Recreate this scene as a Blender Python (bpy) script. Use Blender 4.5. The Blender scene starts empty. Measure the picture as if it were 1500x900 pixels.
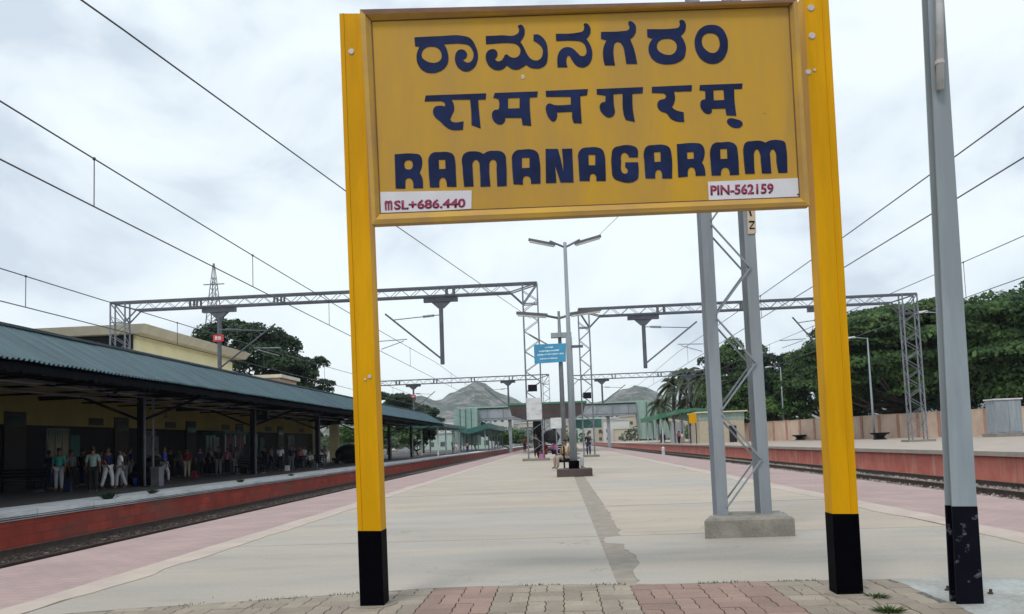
import bpy, bmesh, math, random
import numpy as np
from mathutils import Vector, Matrix, noise
R = math.radians
random.seed(7); RNG = np.random.default_rng(7)
S = bpy.context.scene
COL = S.collection

# ------------------------------------------------------------------ camera
F, CX, CY, EYE = 1150.0, 750.0, 562.0, 1.1          # focal length and principal point for a 1500 px wide picture
fwd = Vector(((820 - CX) / F, -(647 - CY) / F, -1)).normalized()
u0 = Vector((-0.036, 1, 0)); u0.z = -(u0.x * fwd.x + u0.y * fwd.y) / fwd.z
upv = u0.normalized(); rgt = fwd.cross(upv).normalized()
ROT = Matrix((rgt, fwd, upv))                        # camera space -> world space
cd = bpy.data.cameras.new('camera'); cam = bpy.data.objects.new('camera', cd); COL.objects.link(cam)
cam.matrix_world = Matrix.Translation((0, 0, EYE)) @ ROT.to_4x4()
cd.sensor_width = 36; cd.lens = F / 1500 * 36; cd.shift_y = (CY - 450) / 1500
cd.clip_start = 0.05; cd.clip_end = 6000
S.camera = cam

# ------------------------------------------------------------------ light
W = bpy.data.worlds.new('World'); S.world = W; W.use_nodes = True
SUN_EL, SUN_AZ = 58, 205                              # azimuth clockwise from +Y
nt = W.node_tree; nt.nodes.clear(); N = nt.nodes.new; L = nt.links.new
out = N('ShaderNodeOutputWorld'); bg = N('ShaderNodeBackground'); bg.inputs['Strength'].default_value = 0.1
sky = N('ShaderNodeTexSky'); sky.sky_type = 'NISHITA'; sky.sun_disc = False
sky.sun_elevation = R(SUN_EL); sky.sun_rotation = R(SUN_AZ)
tc = N('ShaderNodeTexCoord'); mp = N('ShaderNodeMapping'); mp.inputs['Scale'].default_value = (1, 1, 1.5)
mp.inputs['Location'].default_value = (0.3, 0.1, 0.35)
n1 = N('ShaderNodeTexNoise'); n1.inputs['Scale'].default_value = 4.2; n1.inputs['Detail'].default_value = 7; n1.inputs['Roughness'].default_value = 0.5
n1.inputs['Distortion'].default_value = 0.35
cr = N('ShaderNodeValToRGB'); e = cr.color_ramp.elements
e[0].position = 0.40; e[0].color = (0.63, 0.72, 0.82, 1)
e[1].position = 0.60; e[1].color = (0.90, 0.99, 1.02, 1)
m_ = e.new(0.49); m_.color = (0.80, 0.885, 0.95, 1)
mul = N('ShaderNodeVectorMath'); mul.operation = 'SCALE'; mul.inputs['Scale'].default_value = 11.1
mix = N('ShaderNodeMix'); mix.data_type = 'RGBA'; mix.inputs['Factor'].default_value = 0.94
L(tc.outputs['Generated'], mp.inputs['Vector']); L(mp.outputs['Vector'], n1.inputs['Vector']); L(n1.outputs['Fac'], cr.inputs['Fac'])
L(cr.outputs['Color'], mul.inputs[0]); L(sky.outputs['Color'], mix.inputs['A']); L(mul.outputs['Vector'], mix.inputs['B'])
L(mix.outputs['Result'], bg.inputs['Color']); L(bg.outputs['Background'], out.inputs['Surface'])
sd = bpy.data.lights.new('sun', 'SUN'); sd.energy = 1.5; sd.angle = R(14); sd.color = (1, 0.96, 0.9)
so = bpy.data.objects.new('sun', sd); COL.objects.link(so)
az, el = R(SUN_AZ), R(SUN_EL)
so.rotation_euler = (-Vector((math.sin(az) * math.cos(el), math.cos(az) * math.cos(el), math.sin(el)))).to_track_quat('-Z', 'Y').to_euler()
S.view_settings.view_transform = 'Standard'; S.view_settings.look = 'None'; S.view_settings.exposure = 0.0; S.view_settings.gamma = 1

# ------------------------------------------------------------------ helpers
def ray(px, py): return ROT @ Vector(((px - CX) / F, -(py - CY) / F, -1))
def PY(px, py, Y): d = ray(px, py); return Vector((0, 0, EYE)) + d * (Y / d.y)     # point at distance Y
def PZ(px, py, z=0.0): d = ray(px, py); return Vector((0, 0, EYE)) + d * ((z - EYE) / d.z)
def tag(o, label=None, cat=None, group=None, kind=None):
    if label: o['label'] = label
    if cat: o['category'] = cat
    if group: o['group'] = group
    if kind: o['kind'] = kind
    return o
def thing(name, label, cat, loc=(0, 0, 0), group=None):
    o = bpy.data.objects.new(name, None); COL.objects.link(o); o.location = loc
    o.empty_display_size = 0.2
    return tag(o, label, cat, group)
def wloc(o):
    v = Vector((0, 0, 0))
    while o: v += Vector(o.location); o = o.parent
    return v
def copy_tree(o, parent=None, first=True):
    c = o.copy(); COL.objects.link(c)
    if not first: c.parent = parent
    for ch in list(o.children): copy_tree(ch, c, False)
    return c
def lin(c): return tuple((x / 12.92 if x <= 0.04045 else ((x + 0.055) / 1.055) ** 2.4) for x in c)

class MB:
    def __init__(s): s.v = []; s.f = []
    def add(s, vs, fs):
        b = len(s.v); s.v += [tuple(v) for v in vs]; s.f += [tuple(i + b for i in f) for f in fs]; return s
    def hexa(s, p):      # p: 4 bottom (ccw from above) then 4 top
        return s.add(p, [(3, 2, 1, 0), (4, 5, 6, 7), (0, 1, 5, 4), (1, 2, 6, 5), (2, 3, 7, 6), (3, 0, 4, 7)])
    def box(s, x0, x1, y0, y1, z0, z1):
        return s.hexa([(x0, y0, z0), (x1, y0, z0), (x1, y1, z0), (x0, y1, z0), (x0, y0, z1), (x1, y0, z1), (x1, y1, z1), (x0, y1, z1)])
    def bar(s, a, b, w, h=None, up=(0, 0, 1)):
        a = Vector(a); b = Vector(b); h = h or w; d = (b - a).normalized(); up = Vector(up)
        if abs(d.dot(up)) > 0.98: up = Vector((0, 1, 0))
        r = d.cross(up).normalized() * w / 2; u = r.cross(d).normalized() * h / 2
        p = [a - r - u, a + r - u, b + r - u, b - r - u, a - r + u, a + r + u, b + r + u, b - r + u]
        return s.hexa(p)
    def tube(s, pts, rad, n=8, cap=True):
        pts = [Vector(p) for p in pts]; rs = rad if isinstance(rad, (list, tuple)) else [rad] * len(pts)
        b = len(s.v)
        for i, p in enumerate(pts):
            d = (pts[min(i + 1, len(pts) - 1)] - pts[max(i - 1, 0)]).normalized()
            r = d.cross(Vector((0, 0, 1)) if abs(d.z) < 0.95 else Vector((0, 1, 0))).normalized(); u = r.cross(d)
            for k in range(n):
                t = 2 * math.pi * k / n; s.v.append(tuple(p + (r * math.cos(t) + u * math.sin(t)) * rs[i]))
        for i in range(len(pts) - 1):
            for k in range(n):
                a0 = b + i * n + k; a1 = b + i * n + (k + 1) % n; s.f.append((a0, a1, a1 + n, a0 + n))
        if cap: s.f.append(tuple(b + k for k in range(n))[::-1]); s.f.append(tuple(b + (len(pts) - 1) * n + k for k in range(n)))
        return s
    def prism(s, poly, z0, z1):     # polygon in xy, ccw
        n = len(poly); b = len(s.v)
        s.v += [(x, y, z0) for x, y in poly] + [(x, y, z1) for x, y in poly]
        s.f.append(tuple(b + k for k in range(n))[::-1]); s.f.append(tuple(b + n + k for k in range(n)))
        for k in range(n): j = (k + 1) % n; s.f.append((b + k, b + j, b + n + j, b + n + k))
        return s
    def ball(s, c, r, nu=10, nv=6, sq=(1, 1, 1)):
        b = len(s.v)
        for i in range(nv + 1):
            t = math.pi * i / nv
            for k in range(nu):
                p = 2 * math.pi * k / nu
                s.v.append((c[0] + r * sq[0] * math.sin(t) * math.cos(p), c[1] + r * sq[1] * math.sin(t) * math.sin(p), c[2] + r * sq[2] * math.cos(t)))
        for i in range(nv):
            for k in range(nu):
                a0 = b + i * nu + k; a1 = b + i * nu + (k + 1) % nu; s.f.append((a0, a0 + nu, a1 + nu, a1))
        return s
    def build(s, name, mat, parent=None, smooth=False, origin=None, label=None, kind=None):
        if parent is not None: off = wloc(parent)
        elif origin is not None: off = Vector(origin)
        else:
            a = np.array(s.v); off = Vector(((a[:, 0].min() + a[:, 0].max()) / 2, (a[:, 1].min() + a[:, 1].max()) / 2, a[:, 2].min()))
        me = bpy.data.meshes.new(name)
        me.from_pydata([(x - off.x, y - off.y, z - off.z) for x, y, z in s.v], [], s.f)
        me.materials.append(mat)
        if smooth:
            me.polygons.foreach_set('use_smooth', [True] * len(me.polygons))
        me.update()
        o = bpy.data.objects.new(name, me); COL.objects.link(o)
        if parent is not None: o.parent = parent
        else: o.location = off
        if label: o['label'] = label
        if kind: o['kind'] = kind
        return o

# ------------------------------------------------------------------ materials
MATS = {}
def M(name, c, rough=0.75, metal=0.0, var=0.18, scale=4.0, bump=0.05, spec=0.4, c2=None, stretch=(1, 1, 1), lo=0.38, hi=0.66, island=0.0, trans=0.0, detail=6, fine=None, sheen=0):
    m = bpy.data.materials.new(name); m.use_nodes = True; MATS[name] = m
    nt = m.node_tree; b = nt.nodes['Principled BSDF']; N = nt.nodes.new; L = nt.links.new
    b.inputs['Roughness'].default_value = rough; b.inputs['Metallic'].default_value = metal
    b.inputs['Specular IOR Level'].default_value = spec
    g = N('ShaderNodeNewGeometry'); mp = N('ShaderNodeMapping'); mp.inputs['Scale'].default_value = stretch
    n = N('ShaderNodeTexNoise'); n.inputs['Scale'].default_value = scale; n.inputs['Detail'].default_value = detail; n.inputs['Roughness'].default_value = 0.6
    L(g.outputs['Position'], mp.inputs['Vector']); L(mp.outputs['Vector'], n.inputs['Vector'])
    cr = N('ShaderNodeValToRGB'); e = cr.color_ramp.elements
    a = c2 if c2 else tuple(x * (1 - var) for x in c); d = c if c2 else tuple(min(1, x * (1 + var)) for x in c)
    e[0].position = lo; e[0].color = (*a, 1); e[1].position = hi; e[1].color = (*d, 1)
    L(n.outputs['Fac'], cr.inputs['Fac']); colour = cr.outputs['Color']
    if fine:      # fine speckle multiplies the colour
        n2 = N('ShaderNodeTexNoise'); n2.inputs['Scale'].default_value = fine[0]; n2.inputs['Detail'].default_value = 3
        L(g.outputs['Position'], n2.inputs['Vector'])
        mr = N('ShaderNodeMapRange'); mr.inputs['From Min'].default_value = 0.3; mr.inputs['From Max'].default_value = 0.7
        mr.inputs['To Min'].default_value = 1 - fine[1]; mr.inputs['To Max'].default_value = 1 + fine[1]
        L(n2.outputs['Fac'], mr.inputs['Value'])
        vm = N('ShaderNodeVectorMath'); vm.operation = 'SCALE'; L(colour, vm.inputs[0]); L(mr.outputs['Result'], vm.inputs['Scale']); colour = vm.outputs['Vector']
    if island:
        mr = N('ShaderNodeMapRange'); mr.inputs['To Min'].default_value = 1 - island; mr.inputs['To Max'].default_value = 1 + island
        L(g.outputs['Random Per Island'], mr.inputs['Value'])
        vm = N('ShaderNodeVectorMath'); vm.operation = 'SCALE'; L(colour, vm.inputs[0]); L(mr.outputs['Result'], vm.inputs['Scale']); colour = vm.outputs['Vector']
    L(colour, b.inputs['Base Color'])
    if bump:
        bp = N('ShaderNodeBump'); bp.inputs['Strength'].default_value = min(1, bump * 4); bp.inputs['Distance'].default_value = bump * 0.1
        n3 = N('ShaderNodeTexNoise'); n3.inputs['Scale'].default_value = scale * 9; n3.inputs['Detail'].default_value = 4
        L(g.outputs['Position'], n3.inputs['Vector']); L(n3.outputs['Fac'], bp.inputs['Height']); L(bp.outputs['Normal'], b.inputs['Normal'])
    m['col_sock'] = 1
    return m
def blotch(m, c, scale, lo, hi, stretch=(1, 1, 1), amount=1.0):
    """second layer of dirt or worn paint over the base colour"""
    nt = m.node_tree; b = nt.nodes['Principled BSDF']; N = nt.nodes.new; L = nt.links.new
    src = b.inputs['Base Color'].links[0].from_socket
    g = N('ShaderNodeNewGeometry'); mp = N('ShaderNodeMapping'); mp.inputs['Scale'].default_value = stretch
    n = N('ShaderNodeTexNoise'); n.inputs['Scale'].default_value = scale; n.inputs['Detail'].default_value = 8; n.inputs['Roughness'].default_value = 0.65
    L(g.outputs['Position'], mp.inputs['Vector']); L(mp.outputs['Vector'], n.inputs['Vector'])
    mr = N('ShaderNodeMapRange'); mr.inputs['From Min'].default_value = lo; mr.inputs['From Max'].default_value = hi; mr.inputs['To Max'].default_value = amount
    L(n.outputs['Fac'], mr.inputs['Value'])
    mx = N('ShaderNodeMix'); mx.data_type = 'RGBA'; L(mr.outputs['Result'], mx.inputs['Factor']); L(src, mx.inputs['A']); mx.inputs['B'].default_value = (*c, 1)
    L(mx.outputs['Result'], b.inputs['Base Color'])
    return m
def leafmat(name, c, c2, scale=0.5):
    m = M(name, c, rough=0.6, c2=c2, scale=scale, bump=0, island=0.35, spec=0.25)
    nt = m.node_tree; b = nt.nodes['Principled BSDF']; o = nt.nodes['Material Output']
    t = nt.nodes.new('ShaderNodeBsdfTranslucent'); mx = nt.nodes.new('ShaderNodeMixShader'); mx.inputs['Fac'].default_value = 0.25
    nt.links.new(b.inputs['Base Color'].links[0].from_socket, t.inputs['Color'])
    nt.links.new(b.outputs['BSDF'], mx.inputs[1]); nt.links.new(t.outputs['BSDF'], mx.inputs[2]); nt.links.new(mx.outputs['Shader'], o.inputs['Surface'])
    return m

m_earth = M('earth', (0.17, 0.13, 0.09), c2=(0.09, 0.11, 0.045), scale=0.15, bump=0.2)
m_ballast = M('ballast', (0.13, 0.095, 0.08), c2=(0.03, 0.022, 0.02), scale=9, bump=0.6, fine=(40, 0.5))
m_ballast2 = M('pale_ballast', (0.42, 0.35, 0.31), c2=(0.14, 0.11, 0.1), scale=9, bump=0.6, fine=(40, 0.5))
m_conc = M('platform_concrete', (0.468, 0.388, 0.305), c2=(0.39, 0.33, 0.268), scale=0.9, stretch=(0.45, 1.5, 1), bump=0.04, rough=0.62, fine=(26, 0.05))
blotch(m_conc, (0.36, 0.36, 0.355), 0.22, 0.5, 0.72, (0.6, 1.0, 1), 0.5)
blotch(m_conc, (0.33, 0.30, 0.26), 7, 0.58, 0.8, (0.35, 2.2, 1), 0.45)
blotch(m_conc, (0.30, 0.27, 0.235), 1.6, 0.62, 0.8, (0.3, 1.8, 1), 0.5)
m_conc2 = M('grey_platform_concrete', (0.43, 0.375, 0.31), c2=(0.345, 0.312, 0.27), scale=0.8, stretch=(0.5, 1.4, 1), bump=0.04, rough=0.62, fine=(26, 0.06))
blotch(m_conc2, (0.345, 0.345, 0.34), 0.3, 0.46, 0.68, (0.5, 1.0, 1), 0.5)
blotch(m_conc2, (0.27, 0.25, 0.22), 7, 0.60, 0.8, (0.35, 2.2, 1), 0.4)
def cracks(m, c, scale, width, amount):
    nt = m.node_tree; b = nt.nodes['Principled BSDF']; N = nt.nodes.new; L = nt.links.new; src = b.inputs['Base Color'].links[0].from_socket
    g = N('ShaderNodeNewGeometry'); n = N('ShaderNodeTexNoise'); n.inputs['Scale'].default_value = 2.2; n.inputs['Detail'].default_value = 5
    L(g.outputs['Position'], n.inputs['Vector']); a = N('ShaderNodeVectorMath'); a.operation = 'ADD'; L(g.outputs['Position'], a.inputs[0]); L(n.outputs['Color'], a.inputs[1])
    v = N('ShaderNodeTexVoronoi'); v.feature = 'DISTANCE_TO_EDGE'; v.inputs['Scale'].default_value = scale; L(a.outputs['Vector'], v.inputs['Vector'])
    n2 = N('ShaderNodeTexNoise'); n2.inputs['Scale'].default_value = 0.55; L(g.outputs['Position'], n2.inputs['Vector'])
    m1 = N('ShaderNodeMapRange'); m1.inputs['From Min'].default_value = width; m1.inputs['From Max'].default_value = 0; L(v.outputs['Distance'], m1.inputs['Value'])
    m2 = N('ShaderNodeMapRange'); m2.inputs['From Min'].default_value = 0.5; m2.inputs['From Max'].default_value = 0.6; m2.inputs['To Max'].default_value = amount; L(n2.outputs['Fac'], m2.inputs['Value'])
    mm = N('ShaderNodeMath'); mm.operation = 'MULTIPLY'; L(m1.outputs['Result'], mm.inputs[0]); L(m2.outputs['Result'], mm.inputs[1])
    mx = N('ShaderNodeMix'); mx.data_type = 'RGBA'; L(mm.outputs['Value'], mx.inputs['Factor']); L(src, mx.inputs['A']); mx.inputs['B'].default_value = (*c, 1); L(mx.outputs['Result'], b.inputs['Base Color'])
cracks(m_conc, (0.20, 0.18, 0.15), 0.35, 0.006, 0.7)
for m_x in (m_conc, m_conc2): blotch(m_x, (0.24, 0.205, 0.165), 1.1, 0.54, 0.78, (0.35, 1.5, 1), 0.55); blotch(m_x, (0.19, 0.165, 0.14), 3.2, 0.64, 0.76, (0.8, 1.3, 1), 0.45)
blotch(m_conc, (0.22, 0.20, 0.17), 22, 0.70, 0.78, (1, 1, 1), 0.5)
cracks(m_conc2, (0.17, 0.16, 0.14), 0.45, 0.006, 0.8); blotch(m_conc2, (0.18, 0.165, 0.15), 24, 0.68, 0.76, (1, 1, 1), 0.6)
for m_x in (m_conc, m_conc2):
    nt_ = m_x.node_tree; b_ = nt_.nodes['Principled BSDF']; src_ = b_.inputs['Base Color'].links[0].from_socket; oi = nt_.nodes.new('ShaderNodeObjectInfo')
    mr_ = nt_.nodes.new('ShaderNodeMapRange'); mr_.inputs['To Min'].default_value = 0.95; mr_.inputs['To Max'].default_value = 1.03; nt_.links.new(oi.outputs['Random'], mr_.inputs['Value'])
    vm_ = nt_.nodes.new('ShaderNodeVectorMath'); vm_.operation = 'SCALE'; nt_.links.new(src_, vm_.inputs[0]); nt_.links.new(mr_.outputs['Result'], vm_.inputs['Scale']); nt_.links.new(vm_.outputs['Vector'], b_.inputs['Base Color'])
m_joint = M('joint_mortar', (0.33, 0.285, 0.235), c2=(0.25, 0.215, 0.175), scale=5, bump=0.1)
m_cream = M('cream_cement', (0.52, 0.43, 0.365), c2=(0.43, 0.36, 0.31), scale=2.0, bump=0.05)
m_edge = M('platform_edge_stone', (0.25, 0.22, 0.2), scale=3, bump=0.1)
m_red = M('red_wall', (0.46, 0.06, 0.035), c2=(0.31, 0.045, 0.03), scale=1.2, stretch=(1, 1, 1), bump=0.06)
blotch(m_red, (0.115, 0.08, 0.065), 1.1, 0.56, 0.75, (1, 0.35, 1.6), 0.8)
def bricks(m, w, h, lo):
    nt = m.node_tree; b = nt.nodes['Principled BSDF']; src = b.inputs['Base Color'].links[0].from_socket
    g = nt.nodes.new('ShaderNodeNewGeometry'); sp = nt.nodes.new('ShaderNodeSeparateXYZ'); cb = nt.nodes.new('ShaderNodeCombineXYZ'); bt = nt.nodes.new('ShaderNodeTexBrick')
    nt.links.new(g.outputs['Position'], sp.inputs[0]); nt.links.new(sp.outputs['Y'], cb.inputs['X']); nt.links.new(sp.outputs['Z'], cb.inputs['Y'])
    bt.inputs['Scale'].default_value = 1; bt.inputs['Brick Width'].default_value = w; bt.inputs['Row Height'].default_value = h; bt.inputs['Mortar Size'].default_value = 0.012
    bt.inputs['Color1'].default_value = (1, 1, 1, 1); bt.inputs['Color2'].default_value = (lo, lo, lo, 1); bt.inputs['Mortar'].default_value = (.62, .6, .6, 1); nt.links.new(cb.outputs[0], bt.inputs['Vector'])
    mx = nt.nodes.new('ShaderNodeMix'); mx.data_type = 'RGBA'; mx.blend_type = 'MULTIPLY'; mx.inputs['Factor'].default_value = 1
    nt.links.new(src, mx.inputs['A']); nt.links.new(bt.outputs['Color'], mx.inputs['B']); nt.links.new(mx.outputs['Result'], b.inputs['Base Color'])
bricks(m_red, 0.62, 0.24, 0.72)
blotch(m_red, (0.16, 0.085, 0.065), 0.5, 0.5, 0.72, (1, 0.6, 1.2), 0.6)
m_red2 = M('red_wall_faded', (0.66, 0.21, 0.155), c2=(0.54, 0.145, 0.11), scale=1.2, bump=0.06)
blotch(m_red2, (0.58, 0.43, 0.34), 2.6, 0.53, 0.7, (1, 1, 0.08), 0.8)
m_white = M('white_paint', (0.66, 0.66, 0.66), scale=2.0, var=0.08, bump=0.03)
blotch(m_white, (0.34, 0.35, 0.37), 2.4, 0.5, 0.75, (1, 0.25, 2), 0.9)
m_rail = M('rail_steel', (0.09, 0.065, 0.055), rough=0.55, metal=0.4, scale=6)
m_sleeper = M('sleeper_concrete', (0.14, 0.115, 0.10), scale=5)
m_floor = M('dark_platform_paving', (0.085, 0.078, 0.08), scale=1.4, bump=0.05)  # dark paving, lowered further to paint in the shade of the canopy
m_grey = M('grey_paint', (0.255, 0.285, 0.315), rough=0.5, scale=1.4, var=0.12, bump=0.02, stretch=(3, 3, 0.5))
blotch(m_grey, (0.19, 0.20, 0.20), 3, 0.6, 0.75, (4, 4, 0.4), 0.6)
m_greyl = M('pale_grey_paint', (0.27, 0.31, 0.335), rough=0.5, scale=1.6, var=0.14, bump=0.03, stretch=(4, 4, 0.5))
blotch(m_greyl, (0.22, 0.235, 0.25), 4, 0.58, 0.75, (5, 5, 0.3), 0.6)
m_galv = M('galvanised_steel', (0.20, 0.21, 0.235), rough=0.5, metal=0.35, scale=2, var=0.15)
m_galvd = M('dark_galvanised_steel', (0.115, 0.12, 0.14), rough=0.5, metal=0.3, scale=2, var=0.15)
m_wire = M('wire', (0.07, 0.07, 0.075), rough=0.5, bump=0)
m_plinth = M('plinth_cement', (0.285, 0.265, 0.225), c2=(0.20, 0.185, 0.16), scale=4, bump=0.12, fine=(40, 0.1))
m_black = M('black_paint', (0.0012, 0.0012, 0.003), rough=0.6, scale=5, bump=0.02, spec=0.03)
blotch(m_black, (0.10, 0.095, 0.09), 9, 0.66, 0.78, (1, 1, .7), 0.5)
m_yel = M('yellow_post_paint', (0.66, 0.325, 0.0), rough=0.5, spec=0.12, scale=1.5, var=0.10, bump=0.02, stretch=(6, 6, 0.7))
blotch(m_yel, (0.25, 0.13, 0.03), 30, 0.70, 0.76, (1.5, 1.5, .8), 0.7)
blotch(m_yel, (0.40, 0.19, 0.01), 3.5, 0.62, 0.8, (8, 8, 0.7), 0.6)
m_board = M('yellow_board_paint', (0.56, 0.31, 0.022), c2=(0.45, 0.26, 0.055), rough=0.55, spec=0.2, scale=1.1, bump=0.02, stretch=(2.2, 1, 0.5))
blotch(m_board, (0.30, 0.20, 0.075), 2.2, 0.60, 0.8, (2.5, 1, 0.5), 0.55)
m_frame = M('board_frame_paint', (0.56, 0.325, 0.035), c2=(0.43, 0.25, 0.065), rough=0.5, scale=3, bump=0.03)
m_frametop = M('brown_frame_edge', (0.20, 0.105, 0.05), c2=(0.13, 0.06, 0.035), rough=0.7, scale=4, bump=0.05)  # darker brown than the other frame bars; also used for the seam
m_navy = M('navy_letter_paint', (0.010, 0.019, 0.070), rough=0.6, scale=6, var=0.25, bump=0, spec=0.12)
m_label = M('white_label_paint', (0.66, 0.64, 0.68), rough=0.5, scale=5, var=0.05, bump=0)
m_maroon = M('maroon_letter_paint', (0.27, 0.02, 0.075), rough=0.5, scale=30, var=0.3, bump=0)
m_chip = M('bare_metal_spot', (0.58, 0.52, 0.50), rough=0.4, bump=0)
m_teal = M('teal_roof_sheet', (0.040, 0.108, 0.135), c2=(0.017, 0.054, 0.075), rough=0.5, scale=1.0, lo=.4, hi=.6, stretch=(0.25, 5, 0.25), bump=0.0, island=0.1)
blotch(m_teal, (0.07, 0.155, 0.20), 1.0, .55, .75, (.2, 3, .2), .6)
m_teald = M('dark_ridge_sheet', (0.045, 0.065, 0.07), rough=0.6, scale=2)
m_soffit = M('dark_soffit', (0.008, 0.009, 0.014), spec=0.05, scale=1.5)  # near-black colour carries the deep shade under the canopy
m_steeld = M('dark_steel', (0.012, 0.012, 0.018), spec=0.12, rough=0.5, scale=3)
m_pipe = M('pipe_grey', (0.15, 0.14, 0.165), rough=0.5, scale=3)
m_ywall = M('yellow_wall', (0.30, 0.245, 0.075), scale=0.8, var=0.1)
m_dado = M('dark_dado', (0.011, 0.011, 0.017), scale=1.2, var=0.3, rough=0.5, spec=.2)  # dark paint, blackened further so the colour holds the canopy shade
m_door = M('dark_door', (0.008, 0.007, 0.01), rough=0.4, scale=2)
m_dglass = M('dark_window_glass', (0.03, 0.045, 0.05), rough=0.1, scale=1, spec=0.6, bump=0)
m_yub = M('pale_yellow_plaster', (0.84, 0.77, 0.46), scale=0.5, var=0.06)
m_rslab = M('roof_slab_paint', (0.74, 0.68, 0.55), scale=1, var=0.08)
m_peach = M('peach_paint', (0.62, 0.42, 0.30), scale=1.2, var=0.08)
m_bwall = M('boundary_wall_paint', (0.72, 0.54, 0.42), c2=(0.56, 0.41, 0.32), scale=0.9, bump=0.05, stretch=(1, 1, 0.5))
m_bpil = M('pinkish_wall_pillar', (0.46, 0.255, 0.20), scale=1.5, var=0.12)
m_green = M('green_roof_paint', (0.06, 0.20, 0.115), rough=0.5, scale=1, var=0.12)
m_greend = M('deep_green_sheet', (0.035, 0.13, 0.11), rough=0.5, scale=1, var=0.15)
m_mesh = M('green_mesh_cladding', (0.29, 0.40, 0.35), rough=0.6, scale=0.6, var=0.12, stretch=(3, 3, 0.2))
m_bridge = M('bridge_grey', (0.31, 0.335, 0.36), scale=0.4, var=0.15)
m_brown = M('brown_fascia', (0.07, 0.052, 0.05), scale=1, var=0.2)
m_tree1 = leafmat('rain_tree_leaves', (0.10, 0.175, 0.045), (0.018, 0.05, 0.018), 0.30)  # wide leaf tone contrast imitates lit tops and dark depth in the colour
m_tree2 = leafmat('dark_leaves', (0.045, 0.085, 0.035), (0.018, 0.04, 0.022), 0.4)
m_tree3 = leafmat('bright_leaves', (0.10, 0.19, 0.035), (0.035, 0.085, 0.02), 0.5)
m_palm = leafmat('palm_fronds', (0.12, 0.15, 0.075), (0.05, 0.075, 0.04), 0.6)
m_bark = M('bark', (0.10, 0.08, 0.06), scale=3, bump=0.2)
m_grass = leafmat('grass_blades', (0.10, 0.16, 0.035), (0.05, 0.09, 0.02), 5)
m_rock = M('hill_rock', (0.20, 0.18, 0.18), c2=(0.05, 0.07, 0.05), scale=0.03, stretch=(1, 1, 3.4), bump=0, lo=0.45, hi=0.56)
blotch(m_rock, (0.045, 0.075, 0.045), 0.06, .50, .56, (1, 1, 2.5), .85)
m_blue = M('blue_board', (0.06, 0.30, 0.50), rough=0.4, scale=2, var=0.1, bump=0)
m_bluetxt = M('blue_board_lettering', (0.65, 0.78, 0.85), rough=0.5, bump=0)
m_house = [M('house_white', (0.56, 0.55, 0.52), var=0.1), M('house_cream', (0.50, 0.43, 0.32), var=0.1), M('house_grey', (0.42, 0.42, 0.44), var=0.05), M('house_green', (0.38, 0.50, 0.42), var=0.05), M('house_pink', (0.60, 0.40, 0.34), var=0.05)]
m_win = M('far_window', (0.07, 0.08, 0.09), rough=0.3, bump=0)
m_tubeglass = M('lamp_tube_cover', (0.62, 0.62, 0.58), rough=0.3, bump=0)
m_plate = M('number_plate_paint', (0.56, 0.46, 0.33), rough=0.5, scale=8, var=0.08, bump=0)
m_skin = M('skin', (0.20, 0.105, 0.065), rough=0.5, var=0.08, bump=0)
m_hair = M('black_hair', (0.008, 0.007, 0.007), rough=0.5, bump=0)
def cloth(name, c): return M('cloth_' + name, c, rough=0.85, var=0.12, scale=6, bump=0.05)
m_signred = M('red_plate', (0.62, 0.04, 0.05), rough=0.4, bump=0)

# pink interlocking tiles of the platform edge: too far and fine to pick apart, so a material
def pinkmat():
    m = M('pink_edge_tiles', (0.44, 0.315, 0.295), c2=(0.365, 0.26, 0.25), scale=1.1, bump=0.0)
    blotch(m, (0.30, 0.22, 0.20), 1.8, 0.55, 0.8, (0.6, 1.2, 1), 0.6)
    nt = m.node_tree; b = nt.nodes['Principled BSDF']; src = b.inputs['Base Color'].links[0].from_socket
    g = nt.nodes.new('ShaderNodeNewGeometry'); bt = nt.nodes.new('ShaderNodeTexBrick')
    bt.inputs['Scale'].default_value = 1; bt.inputs['Brick Width'].default_value = 0.24; bt.inputs['Row Height'].default_value = 0.13
    bt.inputs['Mortar Size'].default_value = 0.008; bt.inputs['Color1'].default_value = (1, 1, 1, 1); bt.inputs['Color2'].default_value = (0.93, 0.92, 0.92, 1); bt.inputs['Mortar'].default_value = (0.8, 0.78, 0.77, 1)
    nt.links.new(g.outputs['Position'], bt.inputs['Vector'])
    mx = nt.nodes.new('ShaderNodeMix'); mx.data_type = 'RGBA'; mx.blend_type = 'MULTIPLY'; mx.inputs['Factor'].default_value = 1
    nt.links.new(src, mx.inputs['A']); nt.links.new(bt.outputs['Color'], mx.inputs['B']); nt.links.new(mx.outputs['Result'], b.inputs['Base Color'])
    return m
m_pink = pinkmat()

# ------------------------------------------------------------------ ground, platforms, tracks
ZL, ZR = -0.12, 0.25            # height of the left and the right platform
BL = -1.05                      # ballast level on the left
FAR = 420
g = MB(); g.add([(-1600, -60, -1.3), (1600, -60, -1.3), (1600, 2600, -1.3), (-1600, 2600, -1.3)], [(0, 1, 2, 3)])
tag(g.build('ground', m_earth), kind='structure')

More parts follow.
